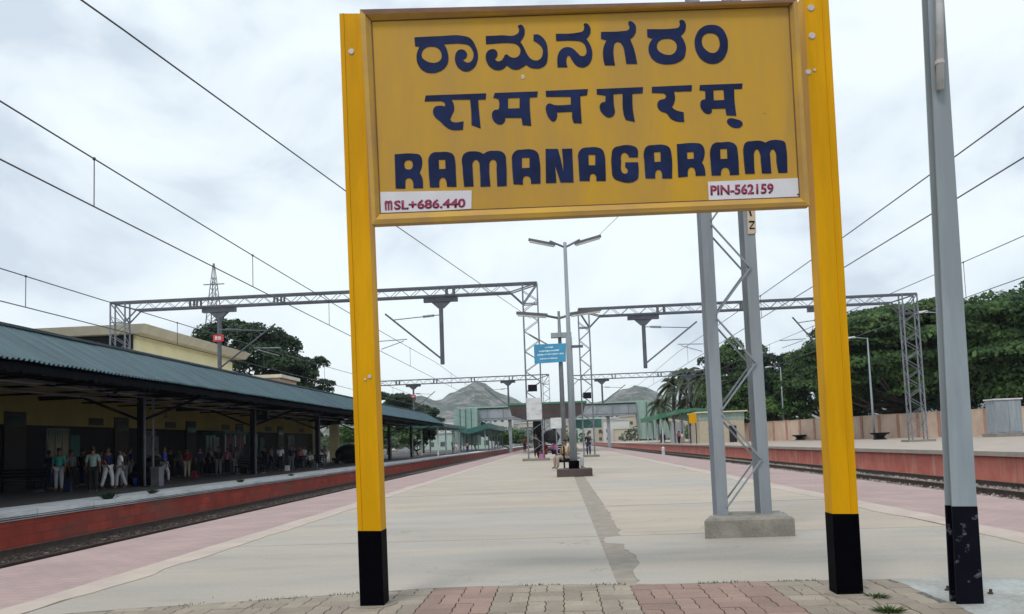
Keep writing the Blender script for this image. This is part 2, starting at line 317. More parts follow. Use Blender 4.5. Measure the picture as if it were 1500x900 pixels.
# own platform: core wall + edge strips + slabs
plat = MB(); plat.box(-5.78, 6.68, -6, FAR, -1.28, -0.085)
P = tag(plat.build('platform', m_edge), kind='structure')
pk = MB(); pk.box(-5.8, -4.17, -6, FAR, -0.08, 0.0); pk.build('pink_tile_strip', m_pink, P)
pk = MB(); pk.box(4.65, 6.7, -6, FAR, -0.08, 0.0); pk.build('pink_tile_strip', m_pink, P)
def wavy(x0, x1, y0, y1, ampl=0.05, seed=0):
    ys = np.arange(y0, min(y1, 60), 0.35).tolist() + [y1]
    a = [(x0 + ampl * noise.noise((y * 0.9, seed, 0)), y) for y in ys]
    return a
def strip(xa, xb, name, mat, z, seed, aa=0.05, ab=0.05, y0=-6):
    mb = MB(); ys = np.arange(y0, 70, 0.3).tolist() + [FAR]
    A = [(xa + aa * noise.noise((y * 0.8, seed, 0.3)) + aa * .5 * noise.noise((y * 3.1, seed, 0.7)), y) for y in ys]
    B = [(xb + ab * noise.noise((y * 0.8, seed + 5, 0.3)) + ab * .5 * noise.noise((y * 3.1, seed + 5, 0.7)), y) for y in ys]
    n = len(ys); v = [(x, y, -0.08) for x, y in A] + [(x, y, -0.08) for x, y in B] + [(x, y, z) for x, y in A] + [(x, y, z) for x, y in B]
    f = []
    for i in range(n - 1):
        f += [(2 * n + i, 3 * n + i, 3 * n + i + 1, 2 * n + i + 1), (i, 2 * n + i, 2 * n + i + 1, i + 1), (n + i, n + i + 1, 3 * n + i + 1, 3 * n + i)]
    f += [(0, n, 3 * n, 2 * n), (n - 1, 3 * n - 1, 4 * n - 1, 2 * n - 1)[::-1]]
    mb.add(v, f); return mb.build(name, mat, P)
strip(-4.19, -3.86, 'cement_band', m_cream, 0.006, 1, 0.03, 0.09)
strip(4.26, 4.67, 'cement_band', m_cream, 0.006, 2, 0.09, 0.03)
strip(0.36, 0.74, 'joint_strip', m_joint, -0.006, 3, 0.0, 0.0, 5.8)
# concrete slabs, front edge cut along the paved foreground
def front_y(x):
    pts = [(-6, 5.0), (-4.2, 5.3), (-3.3, 5.62), (-2.2, 5.86), (-1.5, 6.05), (-0.9, 6.2), (0, 6.16), (0.7, 6.08), (1.5, 6.1), (2.4, 6.05), (5, 5.9)]
    return float(np.interp(x, [p[0] for p in pts], [p[1] for p in pts]))
def slab(x0, x1, y0, y1, first, k):
    n = 12; xs = [x0 + (x1 - x0) * i / n for i in range(n + 1)]
    fr = [(x, front_y(x) + 0.012 * noise.noise((x * 7, 0, 0))) for x in xs] if first else [(x, y0 + 0.012 * noise.noise((x * 3, k, 0))) for x in xs]
    bk = [(x, y1 - 0.012 + 0.012 * noise.noise((x * 3, k + 1, 0))) for x in xs]
    z = 0.0 + 0.0035 * noise.noise((k * 3.3, x0, 0))
    # ragged inner edge beside the joint
    side = []
    m = max(2, int((y1 - y0) / 0.12)) if y0 < 30 else 2
    if x1 < 1:      # left slab: clean edge at the joint with chips
        xr = 0.395; side = [(xr + (0.012 * noise.noise((0, (y0 + (y1 - y0) * i / m) * 5, 0))), None) for i in range(1, m)]
        pts = fr + [(s[0], y0 + (y1 - y0) * i / m) for i, s in enumerate(side, 1) if y0 + (y1 - y0) * i / m > front_y(0.4)] + bk[::-1]
    else:
        xl = lambda y: float(np.interp(y, [6, 6.6, 7.2, 8.3, 9.2, 12, 60], [.52, .57, .67, .62, .66, .70, .72])) + 0.05 * noise.noise((3, y * 2.3, 0)) + 0.04 * noise.noise((5, y * 7, 0)) - (0.20 if 8.45 < y < 9.1 else 0)
        ins = [(xl(y0 + (y1 - y0) * i / m), y0 + (y1 - y0) * i / m) for i in range(m - 1, 0, -1) if y0 + (y1 - y0) * i / m > front_y(0.7)]
        pts = fr + bk[::-1] + ins
    mb = MB(); mb.prism(pts, -0.08, z); return mb.build('concrete_slab', m_conc2 if first or k in (1, 43) else m_conc, P)
ycuts = [6.0, 9.17, 13.3, 17.5, 21.6, 26, 30, 34, 38, 42, 46, 50, 55, 60, 70, 90, FAR]
for i in range(len(ycuts) - 1):
    slab(-3.9, 0.395, ycuts[i] + (0.008 if i else 0), ycuts[i + 1] - 0.008, i == 0, i)
    slab(0.66, 4.3, ycuts[i] + (0.008 if i else 0), ycuts[i + 1] - 0.008, i == 0, i + 40)
# rough cement in front right, with paver field to its left
m_cem = M('rough_cement', (0.40, 0.42, 0.41), c2=(0.29, 0.285, 0.26), scale=2.2, bump=0.25, fine=(30, 0.12))
ap = MB(); n = 16
xs = [2.38 + (4.65 - 2.38) * i / n for i in range(n + 1)]
ap.prism([(2.52, 3.0), (4.65, 3.0)] + [(x, front_y(x) - 0.02 + 0.012 * noise.noise((x * 9, 2, 0))) for x in xs[::-1]] + [(2.40 + 0.04 * noise.noise((y * 4, 1, 0)), y) for y in np.arange(5.8, 3.1, -0.15)], -0.08, 0.004)
ap.build('cement_apron', m_cem, P)
bed = MB(); bed.box(-4.17, 4.65, -6, 6.3, -0.0845, -0.022)
bed.build('sand_bed', M('paver_sand', (0.20, 0.165, 0.125), c2=(0.11, 0.095, 0.07), scale=9, bump=0.2), P)
bed2 = MB(); bed2.box(0.4, 0.69, 5.9, FAR, -0.0835, -0.03)
# pavers: interlocking zig-zag blocks
m_pv = M('grey_paver', (0.335, 0.28, 0.22), c2=(0.26, 0.215, 0.17), scale=2.0, bump=0.12, fine=(45, 0.1))
m_pv2 = M('pinkish_paver', (0.31, 0.205, 0.165), c2=(0.25, 0.165, 0.135), scale=2.0, bump=0.12, fine=(45, 0.1))
BWX, BWY = 0.25, 0.34
def paver_outline(w, l, g=0.0035, z=0.010, nx=3, ny=3):
    """block with zig-zag sides, counter-clockwise"""
    P_ = []; w2, l2 = w / 2 - g, l / 2 - g
    nx = 4 if w > .2 else 2; ny = 4 if l > .3 else 2; zz = lambda k: z if k % 2 else 0
    for k in range(nx): P_.append((-w2 + 2 * w2 * k / nx, -l2 + zz(k) * .8))
    for k in range(ny): P_.append((w2 + zz(k), -l2 + 2 * l2 * k / ny))
    for k in range(nx): P_.append((w2 - 2 * w2 * k / nx, l2 + zz(k) * .8))
    for k in range(ny): P_.append((-w2 + zz(k), l2 - 2 * l2 * k / ny))
    return P_
for m_x in (m_pv, m_pv2):
    nt_ = m_x.node_tree; b_ = nt_.nodes['Principled BSDF']; src_ = b_.inputs['Base Color'].links[0].from_socket; oi = nt_.nodes.new('ShaderNodeObjectInfo')
    mr_ = nt_.nodes.new('ShaderNodeMapRange'); mr_.inputs['To Min'].default_value = 0.82; mr_.inputs['To Max'].default_value = 1.14; nt_.links.new(oi.outputs['Random'], mr_.inputs['Value'])
    vm_ = nt_.nodes.new('ShaderNodeVectorMath'); vm_.operation = 'SCALE'; nt_.links.new(src_, vm_.inputs[0]); nt_.links.new(mr_.outputs['Result'], vm_.inputs['Scale']); nt_.links.new(vm_.outputs['Vector'], b_.inputs['Base Color'])
    blotch(m_x, (0.20, 0.165, 0.13), 3.0, 0.52, 0.75, (1, 1, 1), 0.6)
pmesh = {}
for nm, mt in (('a', m_pv), ('b', m_pv2)):
    for ori, (w, l) in (('v', (BWX / 2, BWY)), ('h', (BWX, BWY / 2))):
        mb = MB(); pp = paver_outline(w, l); mb.prism(pp, -0.05, -0.002); n0 = len(pp); b = len(mb.v)
        mb.v += [(x * (1 - .005 / w), y * (1 - .005 / l), 0.0) for x, y in pp]
        mb.f[1] = tuple(b + k for k in range(n0))
        for k in range(n0): j = (k + 1) % n0; mb.f.append((n0 + k, n0 + j, b + j, b + k))
        me = bpy.data.meshes.new('paver'); me.from_pydata(mb.v, [], mb.f); me.materials.append(mt); pmesh[nm + ori] = me
PW = wloc(P)
for i in range(-16, 10):
    for j in range(6):
        cx, cy = (i + .5) * BWX - 0.02, 4.86 + (j - .5) * BWY; ori = 'v' if (i + j) % 2 else 'h'
        redp = (-1.0 < cx < -0.62) or (0.42 < cx < 1.38)
        for q in (-1, 1):
            x = cx + (q * BWX / 4 if ori == 'v' else 0); y = cy + (q * BWY / 4 if ori == 'h' else 0); ln = BWY if ori == 'v' else BWY / 2
            fy = front_y(x) - 0.012; top = y + ln / 2
            if top > fy:
                sc = (fy - (y - ln / 2)) / ln
                if sc < 0.18: continue
            else: sc = 1
            if x > 2.36 or x < -4.05: continue
            o = bpy.data.objects.new('paver', pmesh[('b' if redp else 'a') + ori]); COL.objects.link(o); o.parent = P
            o.location = Vector((x, y - ln / 2 * (1 - sc), random.uniform(-.0015, .002))) - PW
            o.scale = (1, sc, 1); o.rotation_euler = (random.uniform(-.006, .006), random.uniform(-.008, .008), random.uniform(-.008, .008))

# left platform
lp = MB(); lp.box(-60, -13.25, 0, FAR, -1.29, -0.34)
PL = tag(lp.build('left_platform', m_red), kind='structure')
fl = MB(); fl.box(-60, -14.7, 0, FAR, -0.338, ZL - 0.004); fl.build('paving', m_floor, PL)
yy = 0.0
while yy < 150:       # white painted coping stones
    y1 = yy + 2.4; h = 0.012 * (random.random() - .5)
    cb = MB(); cb.box(-14.695, -13.2 + h, yy + 0.012, y1 - 0.012, -0.335, ZL + 0.004 + h * 0.3)
    cb.build('coping_stone', m_white, PL); yy = y1
cb = MB(); cb.box(-14.695, -13.2, yy, FAR, -0.335, ZL + 0.004); cb.build('coping_stone', m_white, PL)
ld = MB(); ld.box(-13.24, -13.17, 0, FAR, -0.30, -0.285); ld.box(-13.24, -13.18, 0, FAR, -0.25, -0.24); ld.build('dark_coping_line', m_steeld, PL)  # thin dark bars running along the coping face
# right platform
rp = MB(); rp.prism([(14.55, 0), (60, 0), (60, 190), (14.55, FAR)], -1.29, ZR - 0.16)
PR = tag(rp.build('right_platform', m_red2), kind='structure')
rc = MB(); rc.prism([(14.4, 0), (60, 0), (60, 190), (14.4, FAR)], ZR - 0.155, ZR)
rc.build('paving', M('right_platform_paving', (0.44, 0.365, 0.31), c2=(0.36, 0.31, 0.27), scale=1.2, bump=0.06, fine=(10, 0.08)), PR)

def track(xc, z, label, y0=-4, detail=(8, 62)):
    t = thing('railway_track', label, 'railway track', (xc, 0, z))
    b = MB(); n = 3
    b.add([(xc - 2.1, y0, z - 0.28), (xc - 1.5, y0, z - 0.13), (xc + 1.5, y0, z - 0.13), (xc + 2.1, y0, z - 0.28),
           (xc - 2.1, FAR, z - 0.28), (xc - 1.5, FAR, z - 0.13), (xc + 1.5, FAR, z - 0.13), (xc + 2.1, FAR, z - 0.28)],
          [(0, 1, 5, 4)[::-1], (1, 2, 6, 5)[::-1], (2, 3, 7, 6)[::-1]])
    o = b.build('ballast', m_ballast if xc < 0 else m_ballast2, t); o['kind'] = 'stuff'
    for s in (-1, 1):
        x = xc + s * 0.838; r = MB()
        r.box(x - 0.068, x + 0.068, y0, FAR, z - 0.115, z - 0.10); r.box(x - 0.009, x + 0.009, y0, FAR, z - 0.10, z + 0.015); r.box(x - 0.034, x + 0.034, y0, FAR, z + 0.015, z + 0.05)
        r.build('rail', m_rail, t)
    me = None; y = y0; rest = MB()
    while y < 200:
        if detail[0] <= y <= detail[1]:
            if me is None:
                s = MB(); s.box(-1.35, 1.35, -0.12, 0.12, -0.25, -0.118); q = s.build('sleeper', m_sleeper, None, origin=(0, 0, 0)); me = q.data
            else: q = bpy.data.objects.new('sleeper', me); COL.objects.link(q)
            q.parent = t; q.location = (0, y, 0)
        else: rest.box(xc - 1.35, xc + 1.35, y - 0.12, y + 0.12, z - 0.25, z - 0.118)
        y += 0.65
    o = rest.build('distant_sleepers', m_sleeper, t); o['kind'] = 'stuff'
    return t
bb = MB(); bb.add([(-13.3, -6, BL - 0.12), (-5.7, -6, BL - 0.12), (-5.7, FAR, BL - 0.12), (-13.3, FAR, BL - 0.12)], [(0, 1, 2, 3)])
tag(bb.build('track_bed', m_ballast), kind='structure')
bb = MB(); bb.add([(6.6, -6, -0.95), (14.6, -6, -0.95), (14.6, FAR, -0.95), (6.6, FAR, -0.95)], [(0, 1, 2, 3)])
tag(bb.build('track_bed', m_ballast), kind='structure')
track(-11.45, BL + 0.16, 'railway track running along the red wall of the covered left platform')
track(-7.55, BL + 0.16, 'railway track hidden below the left edge of the middle platform', detail=(8, 20))
track(8.5, -0.66, 'railway track directly below the right edge of the middle platform', detail=(8, 30))
track(12.6, -0.66, 'railway track along the faded red wall of the open right platform')

def stones(name, label, x0, x1, y0, y1, zf, n, mat, seed):
    g_ = random.Random(seed); mb = MB()
    for i in range(n):
        y = y0 + (y1 - y0) * g_.random() ** 1.6; x = g_.uniform(x0, x1); s = g_.uniform(.03, .065); z = zf(x) + s * .2; a = g_.uniform(0, 6.28); c_, s_ = math.cos(a) * s, math.sin(a) * s
        k = lambda: g_.uniform(.7, 1.2)
        v = [(x + c_ * k(), y + s_ * k(), z), (x - s_ * k(), y + c_ * k(), z), (x - c_ * k(), y - s_ * k(), z), (x + s_ * k(), y - c_ * k(), z), (x + c_ * .3, y + s_ * .3, z + s * k()), (x - c_ * .4, y - s_ * .2, z + s * k() * .8)]
        mb.add(v, [(0, 1, 4), (1, 2, 5), (1, 5, 4), (2, 3, 5), (3, 0, 4), (3, 4, 5)])
    return tag(mb.build(name, mat), label, 'gravel', kind='stuff')
bz = lambda xc, z: (lambda x: z - .13 if abs(x - xc) < 1.5 else max(z - .28, z - .13 - (abs(x - xc) - 1.5) * .25))
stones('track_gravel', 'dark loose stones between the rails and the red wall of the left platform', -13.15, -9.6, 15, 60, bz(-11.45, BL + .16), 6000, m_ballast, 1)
m_stone = M('pale_stone', (0.40, 0.34, 0.30), c2=(0.16, 0.13, 0.115), scale=14, bump=0, island=.35)
stones('track_gravel', 'pale loose stones round the rails along the right platform', 10.6, 14.5, 9, 70, bz(12.6, -.66), 8000, m_stone, 2)

# ------------------------------------------------------------------ station name board
sb = thing('station_name_board', 'large yellow station name board on two black footed posts with navy lettering in three scripts', 'sign', (1.0, 5.5, 0))
def post(TL, TR, BLp, BRp, ysplit, side, lipside, Y=5.5, dep=0.17):
    yf = lambda a, b, y: (a[0] + (b[0] - a[0]) * (y - a[1]) / (b[1] - a[1]), y)
    def seg(mb, y0, y1, grow=0.0, e0=0.0, e1=0.0):
        tl, tr, bl, br = [PY(*yf(a, b, y), Y) for a, b, y in ((TL, BLp, y0), (TR, BRp, y0), (TL, BLp, y1), (TR, BRp, y1))]
        if y1 > 850: bl.z = br.z = -0.05
        w = 0.012
        o = Vector((grow, 0, 0)); yb = Vector((0, dep, 0)); g_ = Vector((0, -grow, 0))
        mb.hexa([bl - o + g_, br + o + g_, br + o + Vector((0, w, 0)), bl - o + Vector((0, w, 0)), tl - o + g_, tr + o + g_, tr + o + Vector((0, w, 0)), tl - o + Vector((0, w, 0))])
        for a0, a1, dx in ((bl, tl, w), (br, tr, -w)):      # two flanges running back from the front web
            q = Vector((dx, 0, 0)); s0 = Vector((0, w, 0)); sg = -1 if dx > 0 else 1; og = Vector((sg * grow, 0, 0))
            p = [a0 + og + s0, a0 + q + s0, a0 + q + yb, a0 + og + yb, a1 + og + s0, a1 + q + s0, a1 + q + yb, a1 + og + yb]
            if dx < 0: p = [p[1], p[0], p[3], p[2], p[5], p[4], p[7], p[6]]
            mb.hexa(p)
        return tl, tr, bl, br
    ps = MB(); q = seg(ps, TL[1], ysplit); pp = ps.build('post', m_yel, sb)
    bs = MB(); seg(bs, ysplit, BLp[1], 0.0015); bs.build('black_base', m_black, pp)
    lip = MB(); a = PY(*yf(TL, BLp, TL[1]), Y); b = PY(*yf(TL, BLp, ysplit), Y); c = PY(*yf(TR, BRp, TL[1]), Y); d = PY(*yf(TR, BRp, ysplit), Y)
    k = 0.17 if lipside < 0 else 0.74
    wv = (c - a)
    t0 = a + (c - a) * k; b0 = b + (d - b) * k
    lip.hexa([b0 + Vector((-.004, -.006, 0)), b0 + Vector((.004, -.006, 0)), b0 + Vector((.004, -.0005, 0)), b0 + Vector((-.004, -.0005, 0)), t0 + Vector((-.004, -.006, 0)), t0 + Vector((.004, -.006, 0)), t0 + Vector((.004, -.0005, 0)), t0 + Vector((-.004, -.0005, 0))])
    lip.build('weld_ridge', m_yel, pp)
    return pp
pl_ = post((497, 20), (530, 19), (528, 885), (562, 884), 778, 1, -1)
pr_ = post((1177, -12), (1213, -13), (1226, 867), (1264, 864), 753, -1, 1, dep=0.15)
YB = 5.44
o_ = [(527, 14), (1168, -1), (1186, 301), (545, 329)]; i_ = [(544, 31), (1155.5, 9.5), (1171, 289), (557, 313)]
md = [((a[0] * .55 + b[0] * .45), (a[1] * .55 + b[1] * .45)) for a, b in zip(o_, i_)]
pn = MB(); c = [PY(x, y, YB) for x, y in i_]
c = [c[0] + Vector((-.02, 0, .02)), c[1] + Vector((.02, 0, .02)), c[2] + Vector((.02, 0, -.02)), c[3] + Vector((-.02, 0, -.02))]
bk = Vector((0, 0.03, 0)); pn.hexa([c[3], c[2], c[2] + bk, c[3] + bk, c[0], c[1], c[1] + bk, c[0] + bk])
panel = pn.build('panel', m_board, sb)
names = ['top', 'right', 'bottom', 'left']
for k in range(4):
    j = (k + 1) % 4; mb = MB()
    oa, ob = PY(*o_[k], YB - 0.035), PY(*o_[j], YB - 0.035); ma, mb2 = PY(*md[k], YB - 0.042), PY(*md[j], YB - 0.042)
    ia, ib = PY(*i_[k], YB - 0.003), PY(*i_[j], YB - 0.003); bka, bkb = oa + Vector((0, .075, 0)), ob + Vector((0, .075, 0))
    mb.add([oa, ob, ma, mb2, ia, ib, bka, bkb], [(0, 2, 3, 1), (2, 4, 5, 3), (0, 1, 7, 6), (6, 7, 5, 4)])
    mb.build('frame_bar', m_frametop if k == 0 else m_frame, sb)
    if k == 0:
        lo = MB(); q = 0.0045
        lo.add([ma + Vector((0.01, -q, 0)), mb2 + Vector((-.01, -q, 0)), ib + Vector((-.004, -q, 0)), ia + Vector((.004, -q, 0))], [(3, 2, 1, 0)])
        lo.build('frame_face', m_frame, sb)
# dark seam round the panel
sm = MB()
for k in range(4):
    j = (k + 1) % 4; a, b = PY(*i_[k], YB - 0.004), PY(*i_[j], YB - 0.004); sm.bar(a, b, 0.007, 0.007, (0, 1, 0))
sm.build('seam', m_frametop, panel)

# lettering: outlines traced in the plane of the board
def glyph(loops, org, mat, name='letter', parent=None, Y=YB, sc=9.375, thick=0.003):
    cu = bpy.data.curves.new('letter', 'CURVE'); cu.dimensions = '2D'; cu.fill_mode = 'BOTH'; cu.resolution_u = 5; cu.extrude = 0.0
    for lp in loops:
        sp = cu.splines.new('BEZIER'); sp.bezier_points.add(len(lp) - 1); sp.use_cyclic_u = True
        for bp, p in zip(sp.bezier_points, lp):
            bp.co = (p[0], -p[1], 0); h = 'VECTOR' if len(p) > 2 else 'AUTO'; bp.handle_left_type = bp.handle_right_type = h
    ob = bpy.data.objects.new('tmp', cu); COL.objects.link(ob)
    me = bpy.data.meshes.new_from_object(ob.evaluated_get(bpy.context.evaluated_depsgraph_get()))
    bpy.data.objects.remove(ob)
    return flat(me, lambda x, y: (org[0] + x / sc, org[1] - y / sc), mat, name, parent, Y, thick)
def flat(me, mapf, mat, name, parent, Y, thick):
    bm = bmesh.new(); bm.from_mesh(me); bmesh.ops.remove_doubles(bm, verts=bm.verts, dist=1e-4)
    off = wloc(parent)
    for v in bm.verts:
        v.co = PY(*mapf(v.co.x, v.co.y), Y - 0.0008 - thick) - off
    ext = bmesh.ops.extrude_face_region(bm, geom=bm.faces[:])
    for v in ext['geom']:
        if isinstance(v, bmesh.types.BMVert): v.co.y += thick
    bmesh.ops.recalc_face_normals(bm, faces=bm.faces)
    m2 = bpy.data.meshes.new(name); bm.to_mesh(m2); bm.free(); m2.materials.append(mat)
    o = bpy.data.objects.new(name, m2); COL.objects.link(o); o.parent = parent
    return o
c_ = 1
K = []
K.append(((600, 25), [[(65, 280, 1), (400, 264), (750, 262), (840, 300), (905, 400), (935, 500), (930, 600), (880, 700), (780, 748), (690, 715), (635, 640), (625, 540), (655, 470), (715, 445), (775, 480), (785, 540), (730, 592, 1), (800, 628), (860, 590), (878, 520), (865, 460), (820, 395), (760, 372), (470, 372, 1), (505, 430), (527, 510), (530, 600), (490, 690), (400, 750), (300, 770), (190, 740), (115, 650), (95, 560), (105, 480), (135, 410, 1), (75, 400, 1)],
    [(300, 405), (390, 430), (435, 500), (430, 580), (370, 625), (300, 628), (220, 600), (170, 550), (168, 490), (210, 430)]]))
K.append(((600, 25), [[(1045, 262, 1), (1250, 252), (1475, 235), (1503, 180), (1483, 125, 1), (1530, 106), (1572, 150), (1580, 210), (1565, 270), (1520, 340, 1), (1565, 410), (1598, 480), (1623, 525), (1660, 570), (1740, 598), (1800, 570), (1828, 500), (1825, 440), (1790, 385), (1745, 350), (1702, 328, 1), (1702, 243, 1), (1760, 240), (1825, 280), (1875, 350), (1895, 450), (1895, 560), (1870, 650), (1805, 698), (1730, 708), (1650, 690), (1600, 655, 1), (1560, 685), (1480, 722), (1410, 715), (1335, 665, 1), (1280, 715), (1200, 730), (1110, 690), (1060, 620), (1045, 550), (1065, 480), (1110, 447), (1170, 447), (1205, 490), (1200, 540), (1170, 582, 1), (1205, 608), (1255, 600), (1290, 560), (1310, 522), (1335, 515), (1375, 545), (1440, 560), (1495, 535), (1520, 485), (1515, 430), (1480, 385), (1430, 362), (1050, 372, 1)]]))
K.append(((755, 25), [[(555, 232, 1), (870, 213), (930, 190), (945, 130), (940, 97), (975, 88), (1020, 130), (1032, 190), (1015, 250), (975, 300, 1), (1020, 370), (1050, 450), (1055, 530), (1030, 620), (970, 680), (890, 690), (820, 650), (770, 580), (730, 530), (705, 560), (700, 620), (715, 690, 1), (580, 690, 1), (575, 600), (585, 520), (625, 450), (700, 415), (780, 430), (850, 490), (900, 535), (950, 530), (975, 490), (970, 430), (945, 370), (890, 335), (820, 325), (560, 328, 1)]]))
K.append(((910, 20), [[(-278, 252, 1), (30, 240), (95, 225), (115, 190), (97, 130), (110, 106), (148, 112), (190, 150), (203, 210), (190, 280), (150, 330), (120, 350, 1), (160, 440), (190, 540), (220, 690, 1), (70, 690, 1), (50, 560), (20, 440), (-25, 393), (-80, 400), (-105, 480), (-105, 580), (-85, 710, 1), (-225, 710, 1), (-248, 600), (-245, 480), (-225, 415), (-200, 368, 1), (-278, 345, 1)]]))
K.append(((910, 20), [[(355, 215, 1), (720, 205), (785, 190), (805, 150), (802, 98), (840, 88), (880, 125), (887, 190), (870, 250), (820, 305, 1), (860, 370), (887, 450), (885, 530), (860, 610), (780, 670), (680, 695), (560, 690), (460, 650), (400, 580), (375, 490), (390, 410), (430, 345, 1), (360, 320, 1)],
    [(620, 345), (710, 360), (760, 420), (755, 500), (710, 555), (640, 568), (560, 545), (505, 500), (490, 440), (530, 370)]]))
K.append(((910, 20), [[(1240, 155), (1360, 185), (1440, 290), (1465, 410), (1440, 560), (1360, 660), (1250, 690), (1130, 650), (1050, 560), (1010, 430), (1030, 290), (1110, 190)],
    [(1230, 268), (1310, 295), (1350, 380), (1345, 470), (1300, 530), (1240, 540), (1170, 505), (1115, 430), (1115, 330), (1160, 280)]]))
K.append(((615, 115), [[(80, 235, 1), (910, 205, 1), (903, 288, 1), (800, 292, 1), (810, 430), (835, 685, 1), (710, 640, 1), (705, 450), (690, 290, 1), (435, 290, 1), (465, 360), (470, 430), (440, 500), (415, 565, 1), (450, 598), (600, 590, 1), (590, 705, 1), (430, 703), (345, 655), (280, 590), (205, 525), (180, 450), (210, 390), (280, 375), (345, 385, 1), (340, 335), (295, 310, 1), (65, 315, 1)]]))
K.append(((615, 115), [[(1030, 200, 1), (1620, 178, 1), (1610, 255, 1), (1508, 262, 1), (1510, 400), (1530, 650, 1), (1410, 640, 1), (1395, 540, 1), (1175, 540, 1), (1160, 600), (1100, 632), (1030, 600), (990, 520), (1010, 445), (1085, 425, 1), (1092, 350), (1080, 282, 1), (1008, 265, 1)], [(1210, 270, 1), (1370, 265, 1), (1370, 410, 1), (1210, 415, 1)]]))
K.append(((770, 105), [[(275, 265, 1), (855, 240, 1), (842, 325, 1), (750, 335, 1), (755, 480), (770, 710, 1), (660, 705, 1), (640, 640), (637, 550, 1), (430, 560, 1), (430, 625), (385, 685), (330, 650), (285, 560), (280, 480), (315, 440), (400, 460), (620, 455, 1), (620, 345, 1), (280, 345, 1)]]))
K.append(((770, 105), [[(975, 240, 1), (1612, 213, 1), (1605, 295, 1), (1465, 305, 1), (1470, 500), (1500, 690, 1), (1375, 662, 1), (1345, 580), (1330, 300, 1), (1205, 310, 1), (1210, 450), (1218, 585), (1150, 630), (1070, 590), (1018, 500), (1035, 435), (1095, 415, 1), (1098, 330, 1), (978, 312, 1)]]))
K.append(((940, 105), [[(140, 210, 1), (690, 185, 1), (685, 268, 1), (442, 275, 1), (458, 350), (445, 430), (416, 490, 1), (465, 528), (575, 558, 1), (585, 690, 1), (480, 682), (400, 645), (340, 572), (260, 540), (215, 470), (238, 400), (318, 375, 1), (335, 330), (305, 298, 1), (140, 290, 1)]]))
K.append(((940, 105), [[(800, 185, 1), (1385, 163, 1), (1378, 235, 1), (1270, 240, 1), (1275, 400), (1300, 605, 1), (1165, 600, 1), (1148, 505, 1), (960, 510, 1), (960, 560), (900, 580), (840, 540), (805, 460), (825, 395), (875, 380, 1), (872, 265, 1), (793, 255, 1)], [(985, 255, 1), (1125, 250, 1), (1135, 390, 1), (990, 395, 1)], [(1200, 645), (1280, 650), (1385, 705), (1370, 752), (1270, 770), (1200, 732), (1172, 680)]]))
K.append(((570, 200), [[(75, 245, 1), (360, 238), (420, 255), (450, 310), (450, 400), (438, 450), (418, 495, 1), (455, 570), (465, 710, 1), (335, 710, 1), (325, 620), (300, 580), (260, 572), (230, 592), (222, 650), (222, 715, 1), (90, 715, 1)], [(218, 345), (240, 330), (295, 330), (317, 352), (317, 430), (295, 450), (240, 450), (218, 430)]]))
K.append(((570, 200), [[(560, 700, 1), (540, 400), (545, 290), (590, 230), (700, 215), (820, 218), (880, 250), (905, 330), (915, 500), (925, 690, 1), (795, 690, 1), (785, 620), (760, 572), (715, 572), (692, 605), (690, 700, 1)], [(680, 320, 1), (770, 318, 1), (775, 445, 1), (685, 450, 1)]]))
K.append(((570, 200), [[(1030, 690, 1), (1010, 450), (1010, 270), (1060, 220), (1150, 205), (1235, 213), (1295, 240, 1), (1360, 205), (1450, 198), (1530, 205), (1590, 250), (1605, 340), (1615, 680, 1), (1485, 685, 1), (1475, 450), (1468, 345), (1428, 318), (1385, 345), (1375, 420), (1390, 685, 1), (1255, 690, 1), (1245, 450), (1228, 345), (1190, 320), (1152, 350), (1147, 450), (1160, 685, 1)]]))
K.append(((725, 190), [[(255, 750, 1), (235, 450), (240, 350), (290, 290), (380, 275), (500, 272), (580, 310), (610, 400), (625, 740, 1), (495, 745, 1), (490, 680), (465, 645), (405, 645), (385, 680), (385, 755, 1)], [(370, 385, 1), (475, 385, 1), (475, 525, 1), (370, 530, 1)]]))
K.append(((725, 190), [[(695, 265, 1), (865, 265, 1), (905, 410, 1), (940, 580, 1), (935, 430, 1), (920, 265, 1), (1060, 260, 1), (1080, 725, 1), (900, 725, 1), (860, 600, 1), (825, 490, 1), (845, 730, 1), (700, 735, 1)]]))
K.append(((840, 190), [[(85, 705, 1), (70, 450), (70, 320), (120, 260), (210, 245), (330, 245), (400, 280), (430, 360), (440, 500), (445, 705, 1), (315, 705, 1), (310, 640), (285, 610), (245, 612), (225, 650), (225, 705, 1)], [(205, 345, 1), (300, 345, 1), (300, 490, 1), (210, 490, 1)]]))
K.append(((840, 190), [[(885, 380, 1), (765, 380, 1), (740, 335), (690, 318), (660, 345), (655, 450), (665, 580), (700, 605), (742, 590), (740, 540), (712, 515, 1), (712, 450, 1), (888, 448, 1), (895, 600), (870, 690), (600, 695), (545, 650), (527, 550), (525, 350), (550, 260), (620, 228), (820, 225), (875, 262)]]))
K.append(((840, 190), [[(990, 670, 1), (975, 450), (970, 300), (1010, 230), (1100, 213), (1250, 212), (1320, 250), (1345, 330), (1355, 670, 1), (1220, 670, 1), (1213, 590), (1190, 555), (1145, 560), (1125, 600), (1125, 670, 1)], [(1105, 310, 1), (1195, 305, 1), (1200, 440, 1), (1115, 445, 1)]]))
K.append(((1000, 190), [[(-80, 200, 1), (180, 185), (250, 200), (295, 260), (300, 350), (285, 410), (265, 450, 1), (300, 520), (315, 630, 1), (180, 635, 1), (170, 560), (148, 525), (100, 522), (75, 560), (70, 645, 1), (-60, 655, 1)], [(60, 310, 1), (150, 305, 1), (155, 400, 1), (65, 405, 1)]]))
